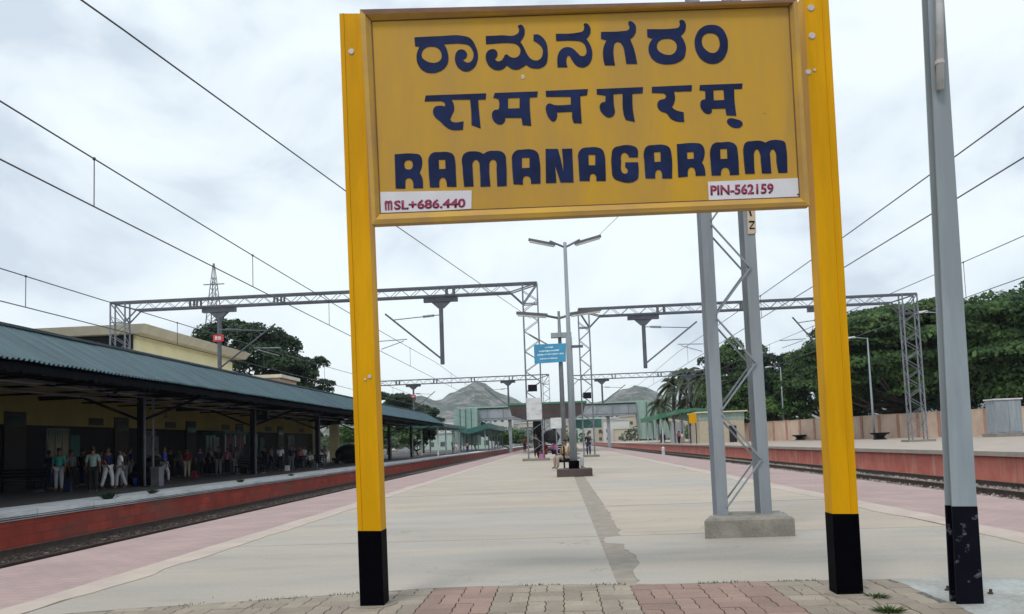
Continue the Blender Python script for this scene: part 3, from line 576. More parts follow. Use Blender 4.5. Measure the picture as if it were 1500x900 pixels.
K.append(((1000, 190), [[(400, 630, 1), (385, 450), (385, 260), (430, 190), (540, 175), (670, 175), (735, 220), (755, 300), (775, 620, 1), (650, 625, 1), (640, 560), (615, 527), (555, 530), (530, 570), (525, 628, 1)], [(515, 265, 1), (610, 262, 1), (615, 400, 1), (520, 405, 1)]]))
K.append(((1000, 190), [[(860, 608, 1), (840, 400), (840, 230), (870, 175), (960, 158), (1070, 155), (1135, 180, 1), (1200, 150), (1330, 145), (1400, 170), (1420, 230), (1440, 590, 1), (1315, 595, 1), (1290, 450), (1275, 310), (1240, 270), (1205, 300), (1205, 400), (1220, 600, 1), (1090, 600, 1), (1075, 450), (1055, 310), (1020, 270), (985, 310), (980, 400), (990, 605, 1)]]))
for org, loops in K: glyph(loops, org, m_navy, 'letter', panel)
def quadpart(name, px, mat, parent, Y, th=0.004):
    c = [PY(x, y, Y - 0.0008 - th) for x, y in px]; b = Vector((0, th, 0)); mb = MB()
    mb.hexa([c[3], c[2], c[2] + b, c[3] + b, c[0], c[1], c[1] + b, c[0] + b]); return mb.build(name, mat, parent)
def text(txt, quad, mat, parent, Y, offset=0.02, name='lettering'):
    cu = bpy.data.curves.new('t', 'FONT'); cu.body = txt; cu.offset = offset; cu.resolution_u = 3
    ob = bpy.data.objects.new('tmp', cu); COL.objects.link(ob)
    me = bpy.data.meshes.new_from_object(ob.evaluated_get(bpy.context.evaluated_depsgraph_get())); bpy.data.objects.remove(ob)
    a = np.array([v.co[:] for v in me.vertices]); x0, y0 = a[:, 0].min(), a[:, 1].min(); x1, y1 = a[:, 0].max(), a[:, 1].max()
    TL, TR, BR, BL_ = quad
    def mp(x, y):
        s = (x - x0) / (x1 - x0); t = (y - y0) / (y1 - y0)
        return tuple((BL_[i] * (1 - s) + BR[i] * s) * (1 - t) + (TL[i] * (1 - s) + TR[i] * s) * t for i in (0, 1))
    return flat(me, mp, mat, name, parent, Y, 0.002)
lab = quadpart('label', [(557, 281.5), (691, 279.2), (690.5, 306), (558, 314)], m_label, panel, YB)
glyph([[((p[0] - 1010) / 605 * 103, (p[1] - 198) / 492 * 130) + tuple(p[2:]) for p in K[14][1][0]]], (563.6, 294.0), m_maroon, 'lettering', lab, YB - 0.0055)
text('SL+686.440', [(577, 293.6), (682, 290.5), (681.5, 304), (577.4, 307.6)], m_maroon, lab, YB - 0.0055, 0.03)
lab = quadpart('label', [(1037, 266.5), (1169.7, 261), (1171, 288), (1038.5, 293.7)], m_label, panel, YB)
text('PIN-562159', [(1040.5, 271.5), (1133, 268.3), (1133.3, 284), (1041, 286.5)], m_maroon, lab, YB - 0.0055, 0.03)
dt = MB(); p_ = PY(1169, 285, YB - 0.006); dt.ball(p_, 0.006, 8, 4); dt.build('screw', m_steeld, lab)
for (x, y, r) in ((514.5, 76, 5), (1188, 12, 5.5), (1189.5, 53, 5.5), (1184, 106, 4.5), (1193, 103, 2.5), (541.5, 552, 3.2), (535, 556, 2)):
    p_ = PY(x, y, 5.499); mb = MB(); mb.tube([p_ + Vector((0, -0.001, 0)), p_ + Vector((0, -0.006, 0))], [r / F * 5.5, r / F * 5.5 * .8], 10)
    mb.build('bolt_head', m_chip, pl_ if x < 700 else pr_)
for (x, y, w, h) in ((766, 113, 5, 5), (1120, 165, 3, 4)):
    p_ = PY(x, y, YB - 0.002); mb = MB(); mb.ball(p_, w / F * 3.4, 8, 4, (1, .1, 1.3)); mb.build('bare_spot', m_plate if x < 1000 else m_frame, panel)

for k_, (cx_, cy_, rx_, ry_) in enumerate(((PZ(548, 884).x, 5.60, .17, .17), (PZ(1245, 866).x, 5.52, .19, .16))):
    pts = [(cx_ + rx_ * (1 + .22 * noise.noise((math.cos(t) * 2, math.sin(t) * 2, k_))) * math.cos(t), cy_ + ry_ * (1 + .25 * noise.noise((math.cos(t) * 2, math.sin(t) * 2, k_ + 7))) * math.sin(t)) for t in np.linspace(0, 2 * math.pi, 28, endpoint=False)]
    MB().prism(pts, -0.02, 0.0065).build('dirt_patch', m_joint, P)

# ------------------------------------------------------------------ grey pole in the right foreground
pole = thing('steel_pole', 'tall grey steel pole with peeling black foot standing at the right of the name board', 'pole', (2.72, 5.15, 0))
def edge_line(a, b): return lambda y: a[0] + (b[0] - a[0]) * (y - a[1]) / (b[1] - a[1])
Lf, Rf = edge_line((1360, 0), (1401, 872)), edge_line((1383, 0), (1440, 872))
def hseg(y0, y1, mat, name, ground=False, gr=0.0):
    mb = MB(); Y = 5.12
    for dy, w in ((0.0, 0.012), (0.082, 0.012)):
        c = [PY(Lf(y0), y0, Y), PY(Rf(y0), y0, Y), PY(Rf(y1), y1, Y), PY(Lf(y1), y1, Y)]
        if ground: c[2].z = c[3].z = -0.02
        o = Vector((0, dy - gr, 0)); b = Vector((0, w + 2 * gr, 0)); gx = Vector((gr, 0, 0))
        mb.hexa([c[3] + o - gx, c[2] + o + gx, c[2] + o + b + gx, c[3] + o + b - gx, c[0] + o - gx, c[1] + o + gx, c[1] + o + b + gx, c[0] + o + b - gx])
    m0, m1 = (c[0] + c[1]) / 2, (c[2] + c[3]) / 2; h = Vector((0.006 + gr, 0, 0)); a = Vector((0, 0.012, 0)); b = Vector((0, 0.082, 0))
    mb.hexa([m1 - h + a, m1 + h + a, m1 + h + b, m1 - h + b, m0 - h + a, m0 + h + a, m0 + h + b, m0 - h + b])
    return mb.build(name, mat, pole)
m_pblk = M('worn_black_paint', (0.003, 0.003, 0.008), rough=0.5, scale=5, spec=0.08)
blotch(m_pblk, (0.26, 0.27, 0.32), 7, 0.60, 0.70, (1, 1, 1.2), 0.85)
hseg(-260, 742, m_greyl, 'shaft'); hseg(742, 872, m_pblk, 'black_foot', True, 0.0012)
wt = MB(); wt.tube([PY(1374, -200, 5.09), PY(1377.5, 131, 5.09)], 0.024, 10); cdt = wt.build('conduit', m_white, pole, smooth=True)
cl = MB(); a = PY(1376.5, 92, 5.09); cl.tube([a + Vector((0, 0, .012)), a - Vector((0, 0, .012))], 0.029, 10); cl.build('clamp', m_chip, cdt)
for (x, y) in ((1388, 866), (1451, 871)):
    a = PZ(x, y, 0.0); mb = MB(); mb.tube([a, a + Vector((0.004, 0, 0.035))], 0.010, 8); mb.tube([a, a + Vector((0, 0, 0.014))], 0.019, 6); mb.build('anchor_bolt', m_rail, pole)

# ------------------------------------------------------------------ nearest gantry mast
mast = thing('lattice_mast', 'near grey two legged lattice mast on a rough cement plinth right of centre', 'mast', (2.0, 9.2, 0))
pb = MB(); n = 10
pts = []
for x0, y0, x1, y1 in ((1.52, 8.67, 2.47, 8.67), (2.47, 8.67, 2.52, 9.42), (2.52, 9.42, 1.80, 9.42), (1.80, 9.42, 1.52, 8.67)):
    for i in range(n): pts.append((x0 + (x1 - x0) * i / n + random.uniform(-.012, .012), y0 + (y1 - y0) * i / n + random.uniform(-.012, .012)))
pb.prism(pts, -0.02, 0.185); nn = len(pts); bb_ = len(pb.v); cxp, cyp = 2.05, 9.04
pb.v += [(cxp + (x - cxp) * 0.95, cyp + (y - cyp) * 0.96, 0.212 + random.uniform(-.006, .006)) for x, y in pts]; pb.f[1] = tuple(bb_ + k for k in range(nn))
for k in range(nn): j = (k + 1) % nn; pb.f.append((nn + k, nn + j, bb_ + j, bb_ + k))
pb.build('plinth', m_plinth, mast)
legs = []
for sx, xc in ((-1, 1.79), (1, 2.27)):
    lg = MB(); w = 0.062; t = 0.012; top = 9.5; s = -0.0
    yf_, yb_ = 9.0, 9.26
    lg.box(xc - w, xc + w, yf_, yf_ + t, 0.19, top)                    # front flange
    lg.box(xc - w, xc + w, yb_ - t, yb_, 0.19, top)                    # rear flange
    lg.box(xc + sx * 0.01 - t / 2, xc + sx * 0.01 + t / 2, yf_ + t, yb_ - t, 0.19, top)
    legs.append(lg.build('leg', m_grey, mast))
for yy_, side in ((9.0 - 0.012, 'front'), (9.26 + 0.012, 'rear')):
    z = 0.30; k = 0
    while z < 9.2:
        a, b = (1.84, 2.25) if k % 2 == 0 else (2.25, 1.84)
        mb = MB(); mb.bar((a, yy_, z), (b, yy_, z + 0.52), 0.018, 0.018, (0, 1, 0)); mb.build('lacing_bar', m_grey, mast); z += 0.52 + (0.05 if k % 2 else 0); k += 1
npl = quadpart('number_plate', [(1093.5, 290), (1105.5, 290), (1107.8, 342), (1095.5, 343)], m_plate, legs[1], 8.995, 0.006)
st = MB(); Yp = 8.987
for a, b, w in (((1097.5, 307), (1100.5, 317), .019), ((1097, 325), (1105.5, 325), .02), ((1104.5, 326), (1098.5, 334.5), .012), ((1098, 335), (1105.8, 335), .016)):
    st.bar(PY(*a, Yp), PY(*b, Yp), w, 0.002, (0, 1, 0))
st.build('plate_marking', m_steeld, npl)

# ------------------------------------------------------------------ portal gantries of the overhead line
def lattice_column(g, xc, y, z0, z1, w, d, name='column', fine=0.62):
    c = MB(); t = 0.075
    col = None
    for i, (sx, sy) in enumerate(((-1, -1), (1, -1), (1, 1), (-1, 1))):
        x, yy = xc + sx * w / 2, y + sy * d / 2; m = MB(); m.box(x - t / 2, x + t / 2, yy - t / 2, yy + t / 2, z0, z1)
        if col is None: col = m.build(name, m_galv, g)
        else: m.build('leg', m_galv, col)
    lc = MB(); z = z0 + 0.3; k = 0
    while z < z1 - fine - 0.4:
        for sy in (-1, 1):
            a, b = (xc - w / 2, xc + w / 2) if k % 2 == 0 else (xc + w / 2, xc - w / 2); yy = y + sy * d / 2
            lc.bar((a, yy, z), (b, yy, z + fine), 0.035, 0.03, (0, 1, 0))
        for sx in (-1, 1):
            a, b = (y - d / 2, y + d / 2) if k % 2 == 0 else (y + d / 2, y - d / 2); x = xc + sx * w / 2
            lc.bar((x, a, z), (x, b, z + fine), 0.03, 0.03, (1, 0, 0))
        z += fine; k += 1
    lc.build('lacing', m_galv, col)
    return col
def gantry(Y, X0, X1, zt, zb0, zb1, label, drops, colw=(0.85, 0.85), depth=0.53, d=0.55, plinths=(True, True)):
    g = thing('overhead_line_gantry', label, 'gantry', ((X0 + X1) / 2, Y, 0), 'portal gantries across the tracks')
    for xc, zb, w, pl, s in ((X0, zb0, colw[0], plinths[0], 1), (X1, zb1, colw[1], plinths[1], -1)):
        lattice_column(g, xc, Y, zb + 0.12, zt - 0.04, w, d)
        if pl: m = MB(); m.box(xc - w * .9, xc + w * .9, Y - d * 1.1, Y + d * 1.1, zb - 0.02, zb + 0.14); m.build('plinth', m_plinth, g)
        kb = MB(); x = xc + s * w / 2; zk = zt - depth
        for yy in (Y - d / 2, Y + d / 2):
            kb.bar((x, yy, zk - 0.75), (x + s * 0.75, yy, zk), 0.07, 0.06, (0, 1, 0))
            kb.bar((xc - s * w / 2, yy, zt - 0.05), (x, yy, zk - 0.75), 0.06, 0.05, (0, 1, 0))
            kb.bar((xc - s * w / 2, yy, zt - 0.05), (x + s * 0.75, yy, zk), 0.07, 0.05, (0, 1, 0))
            kb.bar((x - s * w, yy, zk - 0.75), (x, yy, zk - 0.75), 0.06, 0.05, (0, 1, 0))
        kb.build('knee_brace', m_galvd, g)
    xa, xb = X0 - colw[0] / 2, X1 + colw[1] / 2; beam = None
    for yy in (Y - d / 2, Y + d / 2):
        for z in (zt, zt - depth):
            m = MB(); m.box(xa if z == zt else X0 + colw[0] / 2 + .7, xb if z == zt else X1 - colw[1] / 2 - .7, yy - 0.045, yy + 0.045, z - 0.055, z + 0.045)
            if beam is None: beam = m.build('beam', m_galvd, g)
            else: m.build('chord', m_galvd, beam)
    lc = MB(); x = xa + 1.6; k = 0
    while x < xb - 2.2:
        for yy in (Y - d / 2, Y + d / 2):
            z0_, z1_ = (zt, zt - depth) if k % 2 else (zt - depth, zt); lc.bar((x, yy, z0_), (x + 0.62, yy, z1_), 0.03, 0.025, (0, 1, 0))
        lc.bar((x, Y - d / 2, zt), (x + .62, Y + d / 2, zt), 0.03, 0.02)
        x += 0.62; k += 1
    lc.build('lacing', m_galv, beam)
    jp = MB(); nx = int((xb - xa) / 5.2)
    for i in range(1, nx):
        for q in (-0.22, 0.22):
            x = xa + (xb - xa) * i / nx + q
            for yy in (Y - d / 2, Y + d / 2): jp.box(x - 0.05, x + 0.05, yy - 0.055, yy + 0.055, zt - depth, zt)
    jp.build('joint_plate', m_galvd, beam)
    for (x, zb_, tipx, tipz, red) in drops:
        m = MB(); m.tube([(x, Y, zt - depth - 0.55), (x, Y, zb_)], 0.13, 10); dm = m.build('drop_mast', m_galvd, g, smooth=False)
        h = MB(); h.box(x - 1.05, x + 1.05, Y - 0.16, Y + 0.16, zt - depth - 0.36, zt - depth - 0.06)
        h.hexa([(x - .18, Y - .1, zt - depth - .75), (x + .18, Y - .1, zt - depth - .75), (x + .18, Y + .1, zt - depth - .75), (x - .18, Y + .1, zt - depth - .75), (x - .6, Y - .1, zt - depth - .363), (x + .6, Y - .1, zt - depth - .363), (x + .6, Y + .1, zt - depth - .363), (x - .6, Y + .1, zt - depth - .363)])
        h.build('mast_head', m_galvd, dm)
        s = 1 if tipx > x else -1
        a = MB(); a.tube([(x, Y - .1, zb_ + 0.3), (tipx, Y - .1, tipz)], 0.055, 8); a.build('bracket_arm', m_galvd, dm)
        tz = tipz - 0.35; fx = x + (tipx - x) * 0.88
        a = MB(); a.tube([(x, Y - .1, tz + .15), (fx, Y - .1, tz - .05)], 0.03, 6); L_ = abs(fx - x)
        for q in np.linspace(0.15, 0.36, 9):
            c = Vector((x + (fx - x) * q, Y - .1, tz + .15 - .2 * q)); a.tube([c - Vector((.02, 0, 0)), c + Vector((.02, 0, 0))], 0.085, 8)
        a.build('insulator', m_galvd, dm)
        a = MB(); mx_, mz_ = x + (tipx - x) * 0.62, zb_ + .3 + (tipz - zb_ - .3) * 0.45
        a.tube([(mx_, Y - .1, mz_), (mx_ + s * 1.7, Y - .1, mz_ - .05)], 0.03, 6); a.tube([(mx_ + s * .2, Y - .1, mz_ - .1), (mx_ + s * 1.6, Y - .1, mz_ - .55)], 0.025, 6); a.build('steady_arm', m_galv, dm)
        if red:
            a = MB(); a.box(x - .33, x + .33, Y - .2, Y - .15, zb_ + 2.0, zb_ + 2.42); rp_ = a.build('number_plate', m_signred, dm)
            a = MB(); a.box(x - .2, x - .05, Y - .206, Y - .2, zb_ + 2.1, zb_ + 2.32); a.box(x + .0, x + .18, Y - .206, Y - .2, zb_ + 2.1, zb_ + 2.32); a.build('plate_marking', m_chip, rp_)
    return g
GL = gantry(47.4, -27.3, -1.45, 10.8, -0.4, 0, 'nearer of the two left portal gantries, its beam crossing above the teal canopy', [(-20.9, 6.05, -17.3, 9.0, True), (-6.95, 6.05, -10.4, 9.3, False)], (0.95, 0.9))
GR = gantry(53.0, 1.95, 23.4, 10.0, 0, ZR, 'nearer of the two right portal gantries, ending in a lattice column before the big tree', [(5.95, 5.8, 9.5, 8.8, False), (17.9, 5.8, 15.8, 8.8, False)], (0.72, 0.95))
GL2 = gantry(110, -27.5, -1.6, 10.55, -0.4, 0, 'farther left portal gantry, its thin beam low over the hills', [(-20.4, 6.0, -17.3, 8.8, True), (-6.95, 6.0, -10.3, 9.0, False)], (0.95, 0.9), depth=0.62)
GR2 = gantry(112, 1.9, 27.0, 10.4, 0, ZR, 'farther right portal gantry seen through the nearer one beside the palms', [(6.3, 6.0, 9.6, 8.8, False), (18.5, 6.0, 15.8, 8.8, False)], (0.7, 0.9), depth=0.62)
m = MB(); m.box(-1.9, -1.0, 46.85, 47.0, 2.0 + .45, 3.75); gp = m.build('notice_panel', m_white, GL)
m = MB(); m.box(-2.3, -1.0, 46.9, 47.05, 2.36, 2.44); m.build('crossbar', m_galv, GL)
for gg, x, Y, z in ((GL, -1.5, 47.0, 4.35), (GR, 1.95, 52.6, 4.1)):
    m = MB(); m.box(x - .27, x + .27, Y - .15, Y + .05, z - .2, z + .2); m.tube([(x, Y - .35, z), (x, Y - .14, z)], [.2, .1], 10); m.build('loudspeaker', m_steeld, gg)

# ------------------------------------------------------------------ overhead wires
def overhead(xc, zc, zm, Ys, label, x2=None, rad=0.011):
    t = thing('overhead_wire', label, 'overhead wire', (xc, 0, zc), 'overhead wires above the tracks')
    y = np.linspace(-2, 110, 60); zz = [zm + 0.25 * abs(math.sin(math.pi * (yy - 47.4) / 60)) * -1 + 0.1 for yy in y]
    a = MB(); a.tube([(xc, yy, zc) for yy in (-2, 30, 60, 110, 300)], rad, 6); a.build('contact_wire', m_wire, t)
    a = MB(); a.tube([(xc, yy, z_) for yy, z_ in zip(y, zz)], rad, 6); a.build('catenary_wire', m_wire, t)
    for yy in Ys:
        a = MB(); a.tube([(xc, yy, zc), (xc, yy, float(np.interp(yy, y, zz)))], rad * 0.75, 5); a.ball((xc, yy, float(np.interp(yy, y, zz))), 0.03, 6, 4); a.build('dropper', m_wire, t)
overhead(-7.35, 5.15, 6.08, [-0.5, 5.8, 12.0, 18.6, 25, 32, 39, 54, 62, 70], 'pair of wires with droppers over the left track beside the middle platform', rad=0.012)
overhead(-11.45, 4.42, 5.25, [9.5, 16.2, 23, 30, 38, 54, 64], 'lower pair of wires over the track beside the covered platform', rad=0.012)
overhead(7.3, 5.2, 6.1, [7.5, 14.55, 21.4, 28, 36, 44, 60], 'upper pair of wires with droppers passing behind the grey pole', rad=0.012)
overhead(12.6, 5.05, 6.28, [17, 24.6, 31, 39, 47, 60], 'lower pair of wires over the track beside the right platform', rad=0.012)
a = MB(); a.tube([(-6.9, 4.5, 7.1), (-5.9, 10.3, 7.1), (-4.66, 17.8, 7.05), (-1.45, 47.2, 8.0 + 0.6)], 0.013, 6)
tag(a.build('feeder_wire', m_wire), 'single dark wire slanting from the upper left corner down behind the name board', 'wire')
a = MB(); a.tube([PY(905, 318, 30), PY(870, 352, 60)], 0.012, 5); tag(a.build('feeder_wire', m_wire), 'short faint wire slanting above the twin arm lamp', 'wire')

# ------------------------------------------------------------------ lamp poles on the middle platform
lp1 = thing('lamp_post', 'tall twin arm tube lamp post on a black block in the middle of the platform', 'lamp post', (0.42, 25.0, 0))
mb = MB(); mb.box(-0.13, 0.97, 24.45, 25.55, -0.01, 0.23); mb.build('base_block', m_brown, lp1)
mb = MB(); mb.tube([(0.42, 25, 0.2), (0.42, 25, 0.48)], 0.17, 12); mb.build('collar', m_black, lp1)
mb = MB(); mb.tube([(0.42, 25, 0.4), (0.42, 25, 4.4), (0.42, 25, 4.45), (0.42, 25, 7.5)], [0.115, 0.10, 0.07, 0.055], 12); mb.build('pole', m_greyl, lp1, smooth=True)
def tubelamp(lp, cx, cy, cz, sc, s, z_rise):
    mb = MB(); mb.tube([(cx, cy, cz - 0.12 * sc), (cx + s * 0.5 * sc, cy, cz + z_rise * sc)], 0.035 * sc, 8); arm = mb.build('arm', m_galvd, lp)
    a = Vector((cx + s * 0.32 * sc, cy - 0.03, cz - 0.02 * sc)); b = Vector((cx + s * 1.2 * sc, cy - 0.03, cz + z_rise * sc + 0.08 * sc))
    mb = MB(); mb.bar(a, b, 0.16 * sc, 0.07 * sc); h = mb.build('luminaire', m_galvd, arm)
    mb = MB(); mb.bar(a - Vector((0, 0, .06 * sc)) + (b - a) * .04, b - Vector((0, 0, .06 * sc)) - (b - a) * .04, 0.12 * sc, 0.045 * sc); mb.build('tube_cover', m_tubeglass, arm)
for s in (-1, 1): tubelamp(lp1, 0.42, 25, 7.45, 0.97, s, 0.12)
mb = MB(); mb.box(0.5, 0.86, 24.9, 25.0, 4.06, 4.14); mb.build('bracket', m_galvd, lp1)
lp2 = thing('lamp_post', 'second lamp post farther along the platform carrying the blue notice board', 'lamp post', (0.22, 42, 0))
mb = MB(); mb.box(-0.2, 0.65, 41.6, 42.4, -0.01, 0.2); mb.build('base_block', m_black, lp2)
mb = MB(); mb.tube([(0.22, 42, 0.2), (0.22, 42, 5.0), (0.22, 42, 8.1)], [0.14, 0.12, 0.07], 10); mb.build('pole', m_galv, lp2, smooth=True)
for s in (-1, 1): tubelamp(lp2, 0.22, 42, 7.95, 1.9, s, 0.0)
mb = MB(); mb.box(-0.25, 0.85, 41.7, 42.1, 6.65, 6.9); mb.build('light_box', m_greyl, lp2)
bd = MB(); a, b, c, d = [PY(x, y, 41.7) for x, y in ((782, 505), (829, 503), (829, 530), (783, 533))]; t_ = Vector((0, .06, 0))
bd.hexa([d, c, c + t_, d + t_, a, b, b + t_, a + t_])
bn = thing('notice_board', 'small blue notice board with white lettering fixed to the second lamp post', 'sign', tuple(d))
bdo = bd.build('board', m_blue, bn)
tx = MB(); rs = random.Random(3)
for row, (h, x0, x1) in enumerate(((0.80, 0.35, 0.62), (0.62, 0.16, 0.75), (0.44, 0.10, 0.92), (0.22, 0.18, 0.70))):
    s = x0
    while s < x1:
        w = rs.uniform(0.02, 0.06); p0 = d + (c - d) * s + (a - d) * h; p1 = d + (c - d) * (s + w) + (a - d) * (h + rs.uniform(-.02, .02))
        tx.bar(p0 + Vector((0, -.004, 0)), p1 + Vector((0, -.004, 0)), rs.uniform(.04, .08), 0.004, (0, 1, 0)); s += w + 0.012
tx.build('lettering', m_bluetxt, bdo)
mb = MB(); mb.tube([PY(775, 490, 42), PY(802, 505, 42)], 0.04, 6); mb.build('stay', m_galv, bn)
nb = thing('notice_board', 'small white square board on a short stand beyond the benches', 'sign', (-0.2, 39, 0))
mb = MB(); mb.box(-0.42, 0.12, 38.95, 39.0, 1.75, 2.28); mb.build('board', m_white, nb)
mb = MB(); mb.box(-0.18, -0.12, 39.002, 39.05, 0, 2.2); mb.build('stand', m_galv, nb)

# ------------------------------------------------------------------ people
def skinned(nodes, edges, name, level=1):
    me = bpy.data.meshes.new(name); me.from_pydata([n[:3] for n in nodes], edges, [])
    ob = bpy.data.objects.new('tmp', me); COL.objects.link(ob)
    sk = ob.modifiers.new('s', 'SKIN'); sk.branch_smoothing = 0.6; sk.use_smooth_shade = True
    if level: ss = ob.modifiers.new('u', 'SUBSURF'); ss.levels = level; ss.render_levels = level
    for i, n in enumerate(nodes):
        d = me.skin_vertices[0].data[i]; r = n[3]; d.radius = (r if not isinstance(r, tuple) else r[0], r if not isinstance(r, tuple) else r[1]); d.use_root = (i == 0)
    m2 = bpy.data.meshes.new_from_object(ob.evaluated_get(bpy.context.evaluated_depsgraph_get())); m2.name = name
    bpy.data.objects.remove(ob); return m2
def figure(pose):
    sit = pose == 'sit'
    hz = 0.48 if sit else 0.90
    def lim(s):
        if pose == 'stand': leg = [(s * .085, 0, hz - .03, .085), (s * .095, -.01, hz - .42, .062), (s * .10, .015, .09, .042), (s * .105, -.09, .045, .036), (s * .11, -.16, .035, .028)]
        elif pose == 'walk': k = s * .13; leg = [(s * .085, 0, hz - .03, .085), (s * .09, -.02 - k * .9, hz - .42, .062), (s * .09, .05 - k * 1.4, .11, .042), (s * .09, -.06 - k * 1.4, .05, .036), (s * .09, -.12 - k * 1.4, .04, .028)]
        else: leg = [(s * .09, -.06, hz - .0, .088), (s * .13, -.44, hz + .02, .062), (s * .13, -.42, .09, .042), (s * .13, -.52, .045, .036), (s * .13, -.58, .035, .028)]
        if pose == 'sit': arm = [(s * .16, 0, hz + .44, .055), (s * .215, -.03, hz + .18, .042), (s * .13, -.24, hz + .13, .03), (s * .11, -.30, hz + .13, .027)]
        elif pose == 'walk': arm = [(s * .16, 0, hz + .46, .055), (s * .21, .02 + s * .06, hz + .20, .042), (s * .21, -.04 + s * .16, hz - .01, .03), (s * .21, -.06 + s * .18, hz - .08, .027)]
        else: arm = [(s * .16, 0, hz + .46, .055), (s * .215, .02, hz + .20, .042), (s * .22, -.05, hz - .02, .03), (s * .22, -.07, hz - .09, .027)]
        return leg, arm
    tor = [(0, 0, hz, .125), (0, .0, hz + .14, .11), (0, .005, hz + .34, .135), (0, .0, hz + .46, .10), (0, 0, hz + .53, .05), (0, -.01, hz + .60, .068), (0, -.005, hz + .68, .082), (0, .0, hz + .735, .06)]
    nodes = list(tor); edges = [(i, i + 1) for i in range(len(tor) - 1)]
    sh = [(t[0], t[1], t[2], t[3] + .018) for t in tor[:4]]; she = [(0, 1), (1, 2), (2, 3)]
    tr = [(0, 0, hz + .02, .135)]; tre = []
    for s in (-1, 1):
        leg, arm = lim(s)
        b = len(nodes); nodes += leg; edges += [(0, b)] + [(b + i, b + i + 1) for i in range(len(leg) - 1)]
        b = len(nodes); nodes += arm; edges += [(3, b)] + [(b + i, b + i + 1) for i in range(len(arm) - 1)]
        hx, hy, hzz, _ = arm[-1]; wx, wy, wz, _ = arm[-2]; d = (Vector((hx, hy, hzz)) - Vector((wx, wy, wz))).normalized(); hb = len(nodes) - 1
        side = Vector((0, 1, 0)) if pose != 'sit' else Vector((1, 0, 0))
        for q, ln in ((-.026, .055), (-.009, .07), (.009, .075), (.026, .062)):
            p1 = Vector((hx, hy, hzz)) + side * q + d * .02; p2 = p1 + d * ln; b = len(nodes); nodes += [(*p1, .010), (*p2, .008)]; edges += [(hb, b), (b, b + 1)]
        p1 = Vector((hx, hy, hzz)) - side * .04 - d * .01; b = len(nodes); nodes += [(*p1, .011), (*(p1 + d * .04 - side * .01), .009)]; edges += [(hb, b), (b, b + 1)]
        b = len(sh); sh += [(a[0], a[1], a[2], a[3] + .016) for a in arm[:2]]; she += [(3, b), (b, b + 1)]
        b = len(tr); tr += [(a[0], a[1], a[2], a[3] + .018) for a in leg[:3]]; tre += [(0, b), (b, b + 1), (b + 1, b + 2)]
    nodes_nose = len(nodes); nodes.append((0, -.088, hz + .655, .014)); edges.append((6, nodes_nose))
    for s in (-1, 1): b = len(nodes); nodes.append((s * .082, .005, hz + .66, .012)); edges.append((6, b))
    hr = MB(); hr.ball((0, .018, hz + .70), .095, 12, 8, (0.95, 1.02, .98))
    hair = bpy.data.meshes.new('hair'); hr.v = [(x, y, z) if not (y < -.03 and z < hz + .70) else (x, -.03, z) for x, y, z in hr.v]
    hair.from_pydata(hr.v, [], hr.f); hair.materials.append(m_hair)
    body = skinned(nodes, edges, 'body'); shirt = skinned(sh, she, 'shirt'); trs = skinned(tr, tre, 'trousers')
    return body, shirt, trs, hair
FIG = {k: figure(k) for k in ('stand', 'walk', 'sit')}
CL = {}
def cl_(n, c):
    if n not in CL: CL[n] = cloth(n, c)
    return CL[n]
def person(loc, pose, h, rz, shirt, trs, label, group=None, hair=True, cat='person'):
    t = thing('person', label, cat, loc, group); t.rotation_euler = (0, 0, rz)
    sc = h / 1.70 ; t.scale = (sc, sc, sc)
    for nm, me, mt in zip(('body', 'shirt', 'trousers', 'hair'), FIG[pose], (m_skin, shirt, trs, m_hair)):
        o = bpy.data.objects.new(nm, me); COL.objects.link(o); o.parent = t
        if not me.materials: me.materials.append(mt)
        o.material_slots[0].link = 'OBJECT'; o.material_slots[0].material = mt
    return t
teal = cl_('teal', (0.03, 0.30, 0.26)); pale = cl_('pale', (0.42, 0.42, 0.44)); navy = cl_('navy', (0.015, 0.02, 0.07)); greenish = cl_('sage', (0.22, 0.31, 0.28))
blk = cl_('black', (0.012, 0.012, 0.014)); wht = cl_('white', (0.72, 0.72, 0.75)); blu = cl_('blue', (0.03, 0.05, 0.30)); dred = cl_('dark_red', (0.24, 0.03, 0.05))
beige = cl_('beige', (0.45, 0.38, 0.28)); grey_c = cl_('grey', (0.15, 0.16, 0.18)); pink = cl_('pink', (0.62, 0.16, 0.42)); rose = cl_('rose', (0.42, 0.14, 0.2))
gL = 'passengers on the covered left platform'
def LP(x, y): return tuple(PZ(x, y, ZL))
person(LP(86, 720), 'stand', 1.68, R(20), teal, pale, 'person in a bright teal shirt and pale trousers at the left picture end', gL)
person(LP(72, 718), 'stand', 1.62, R(160), navy, navy, 'person all in navy standing just left of the teal shirt', gL)
person(LP(136, 723), 'stand', 1.66, R(200), greenish, blk, 'person in a sage shirt and black trousers closest to the white coping', gL)
person(LP(158, 717), 'walk', 1.68, R(75), navy, wht, 'person in a navy top and white trousers striding beside the sage shirt', gL)
person(LP(176, 716), 'walk', 1.6, R(-60), wht, pale, 'person in a white shirt and pale trousers by the grey downpipes', gL)
person(LP(181, 714), 'stand', 1.6, R(-120), blk, grey_c, 'person in a black jacket beside the white shirt and grey downpipes', gL)
person(LP(241, 708), 'walk', 1.66, R(100), blu, pale, 'person in a long blue shirt walking past the pale grey block', gL)
person(LP(274, 701), 'stand', 1.62, R(10), dred, beige, 'person in a dark red shirt and beige trousers', gL)
person(LP(293, 700), 'stand', 1.62, R(40), navy, blk, 'person in dark navy standing right of the dark red shirt', gL)
person(LP(320, 697), 'stand', 1.66, R(15), blk, grey_c, 'person in a black shirt and grey trousers between the red shirt and the clock board', gL)
person(LP(411, 690), 'stand', 1.66, R(0), wht, blk, 'person in a white shirt and black trousers under the far part of the canopy', gL)
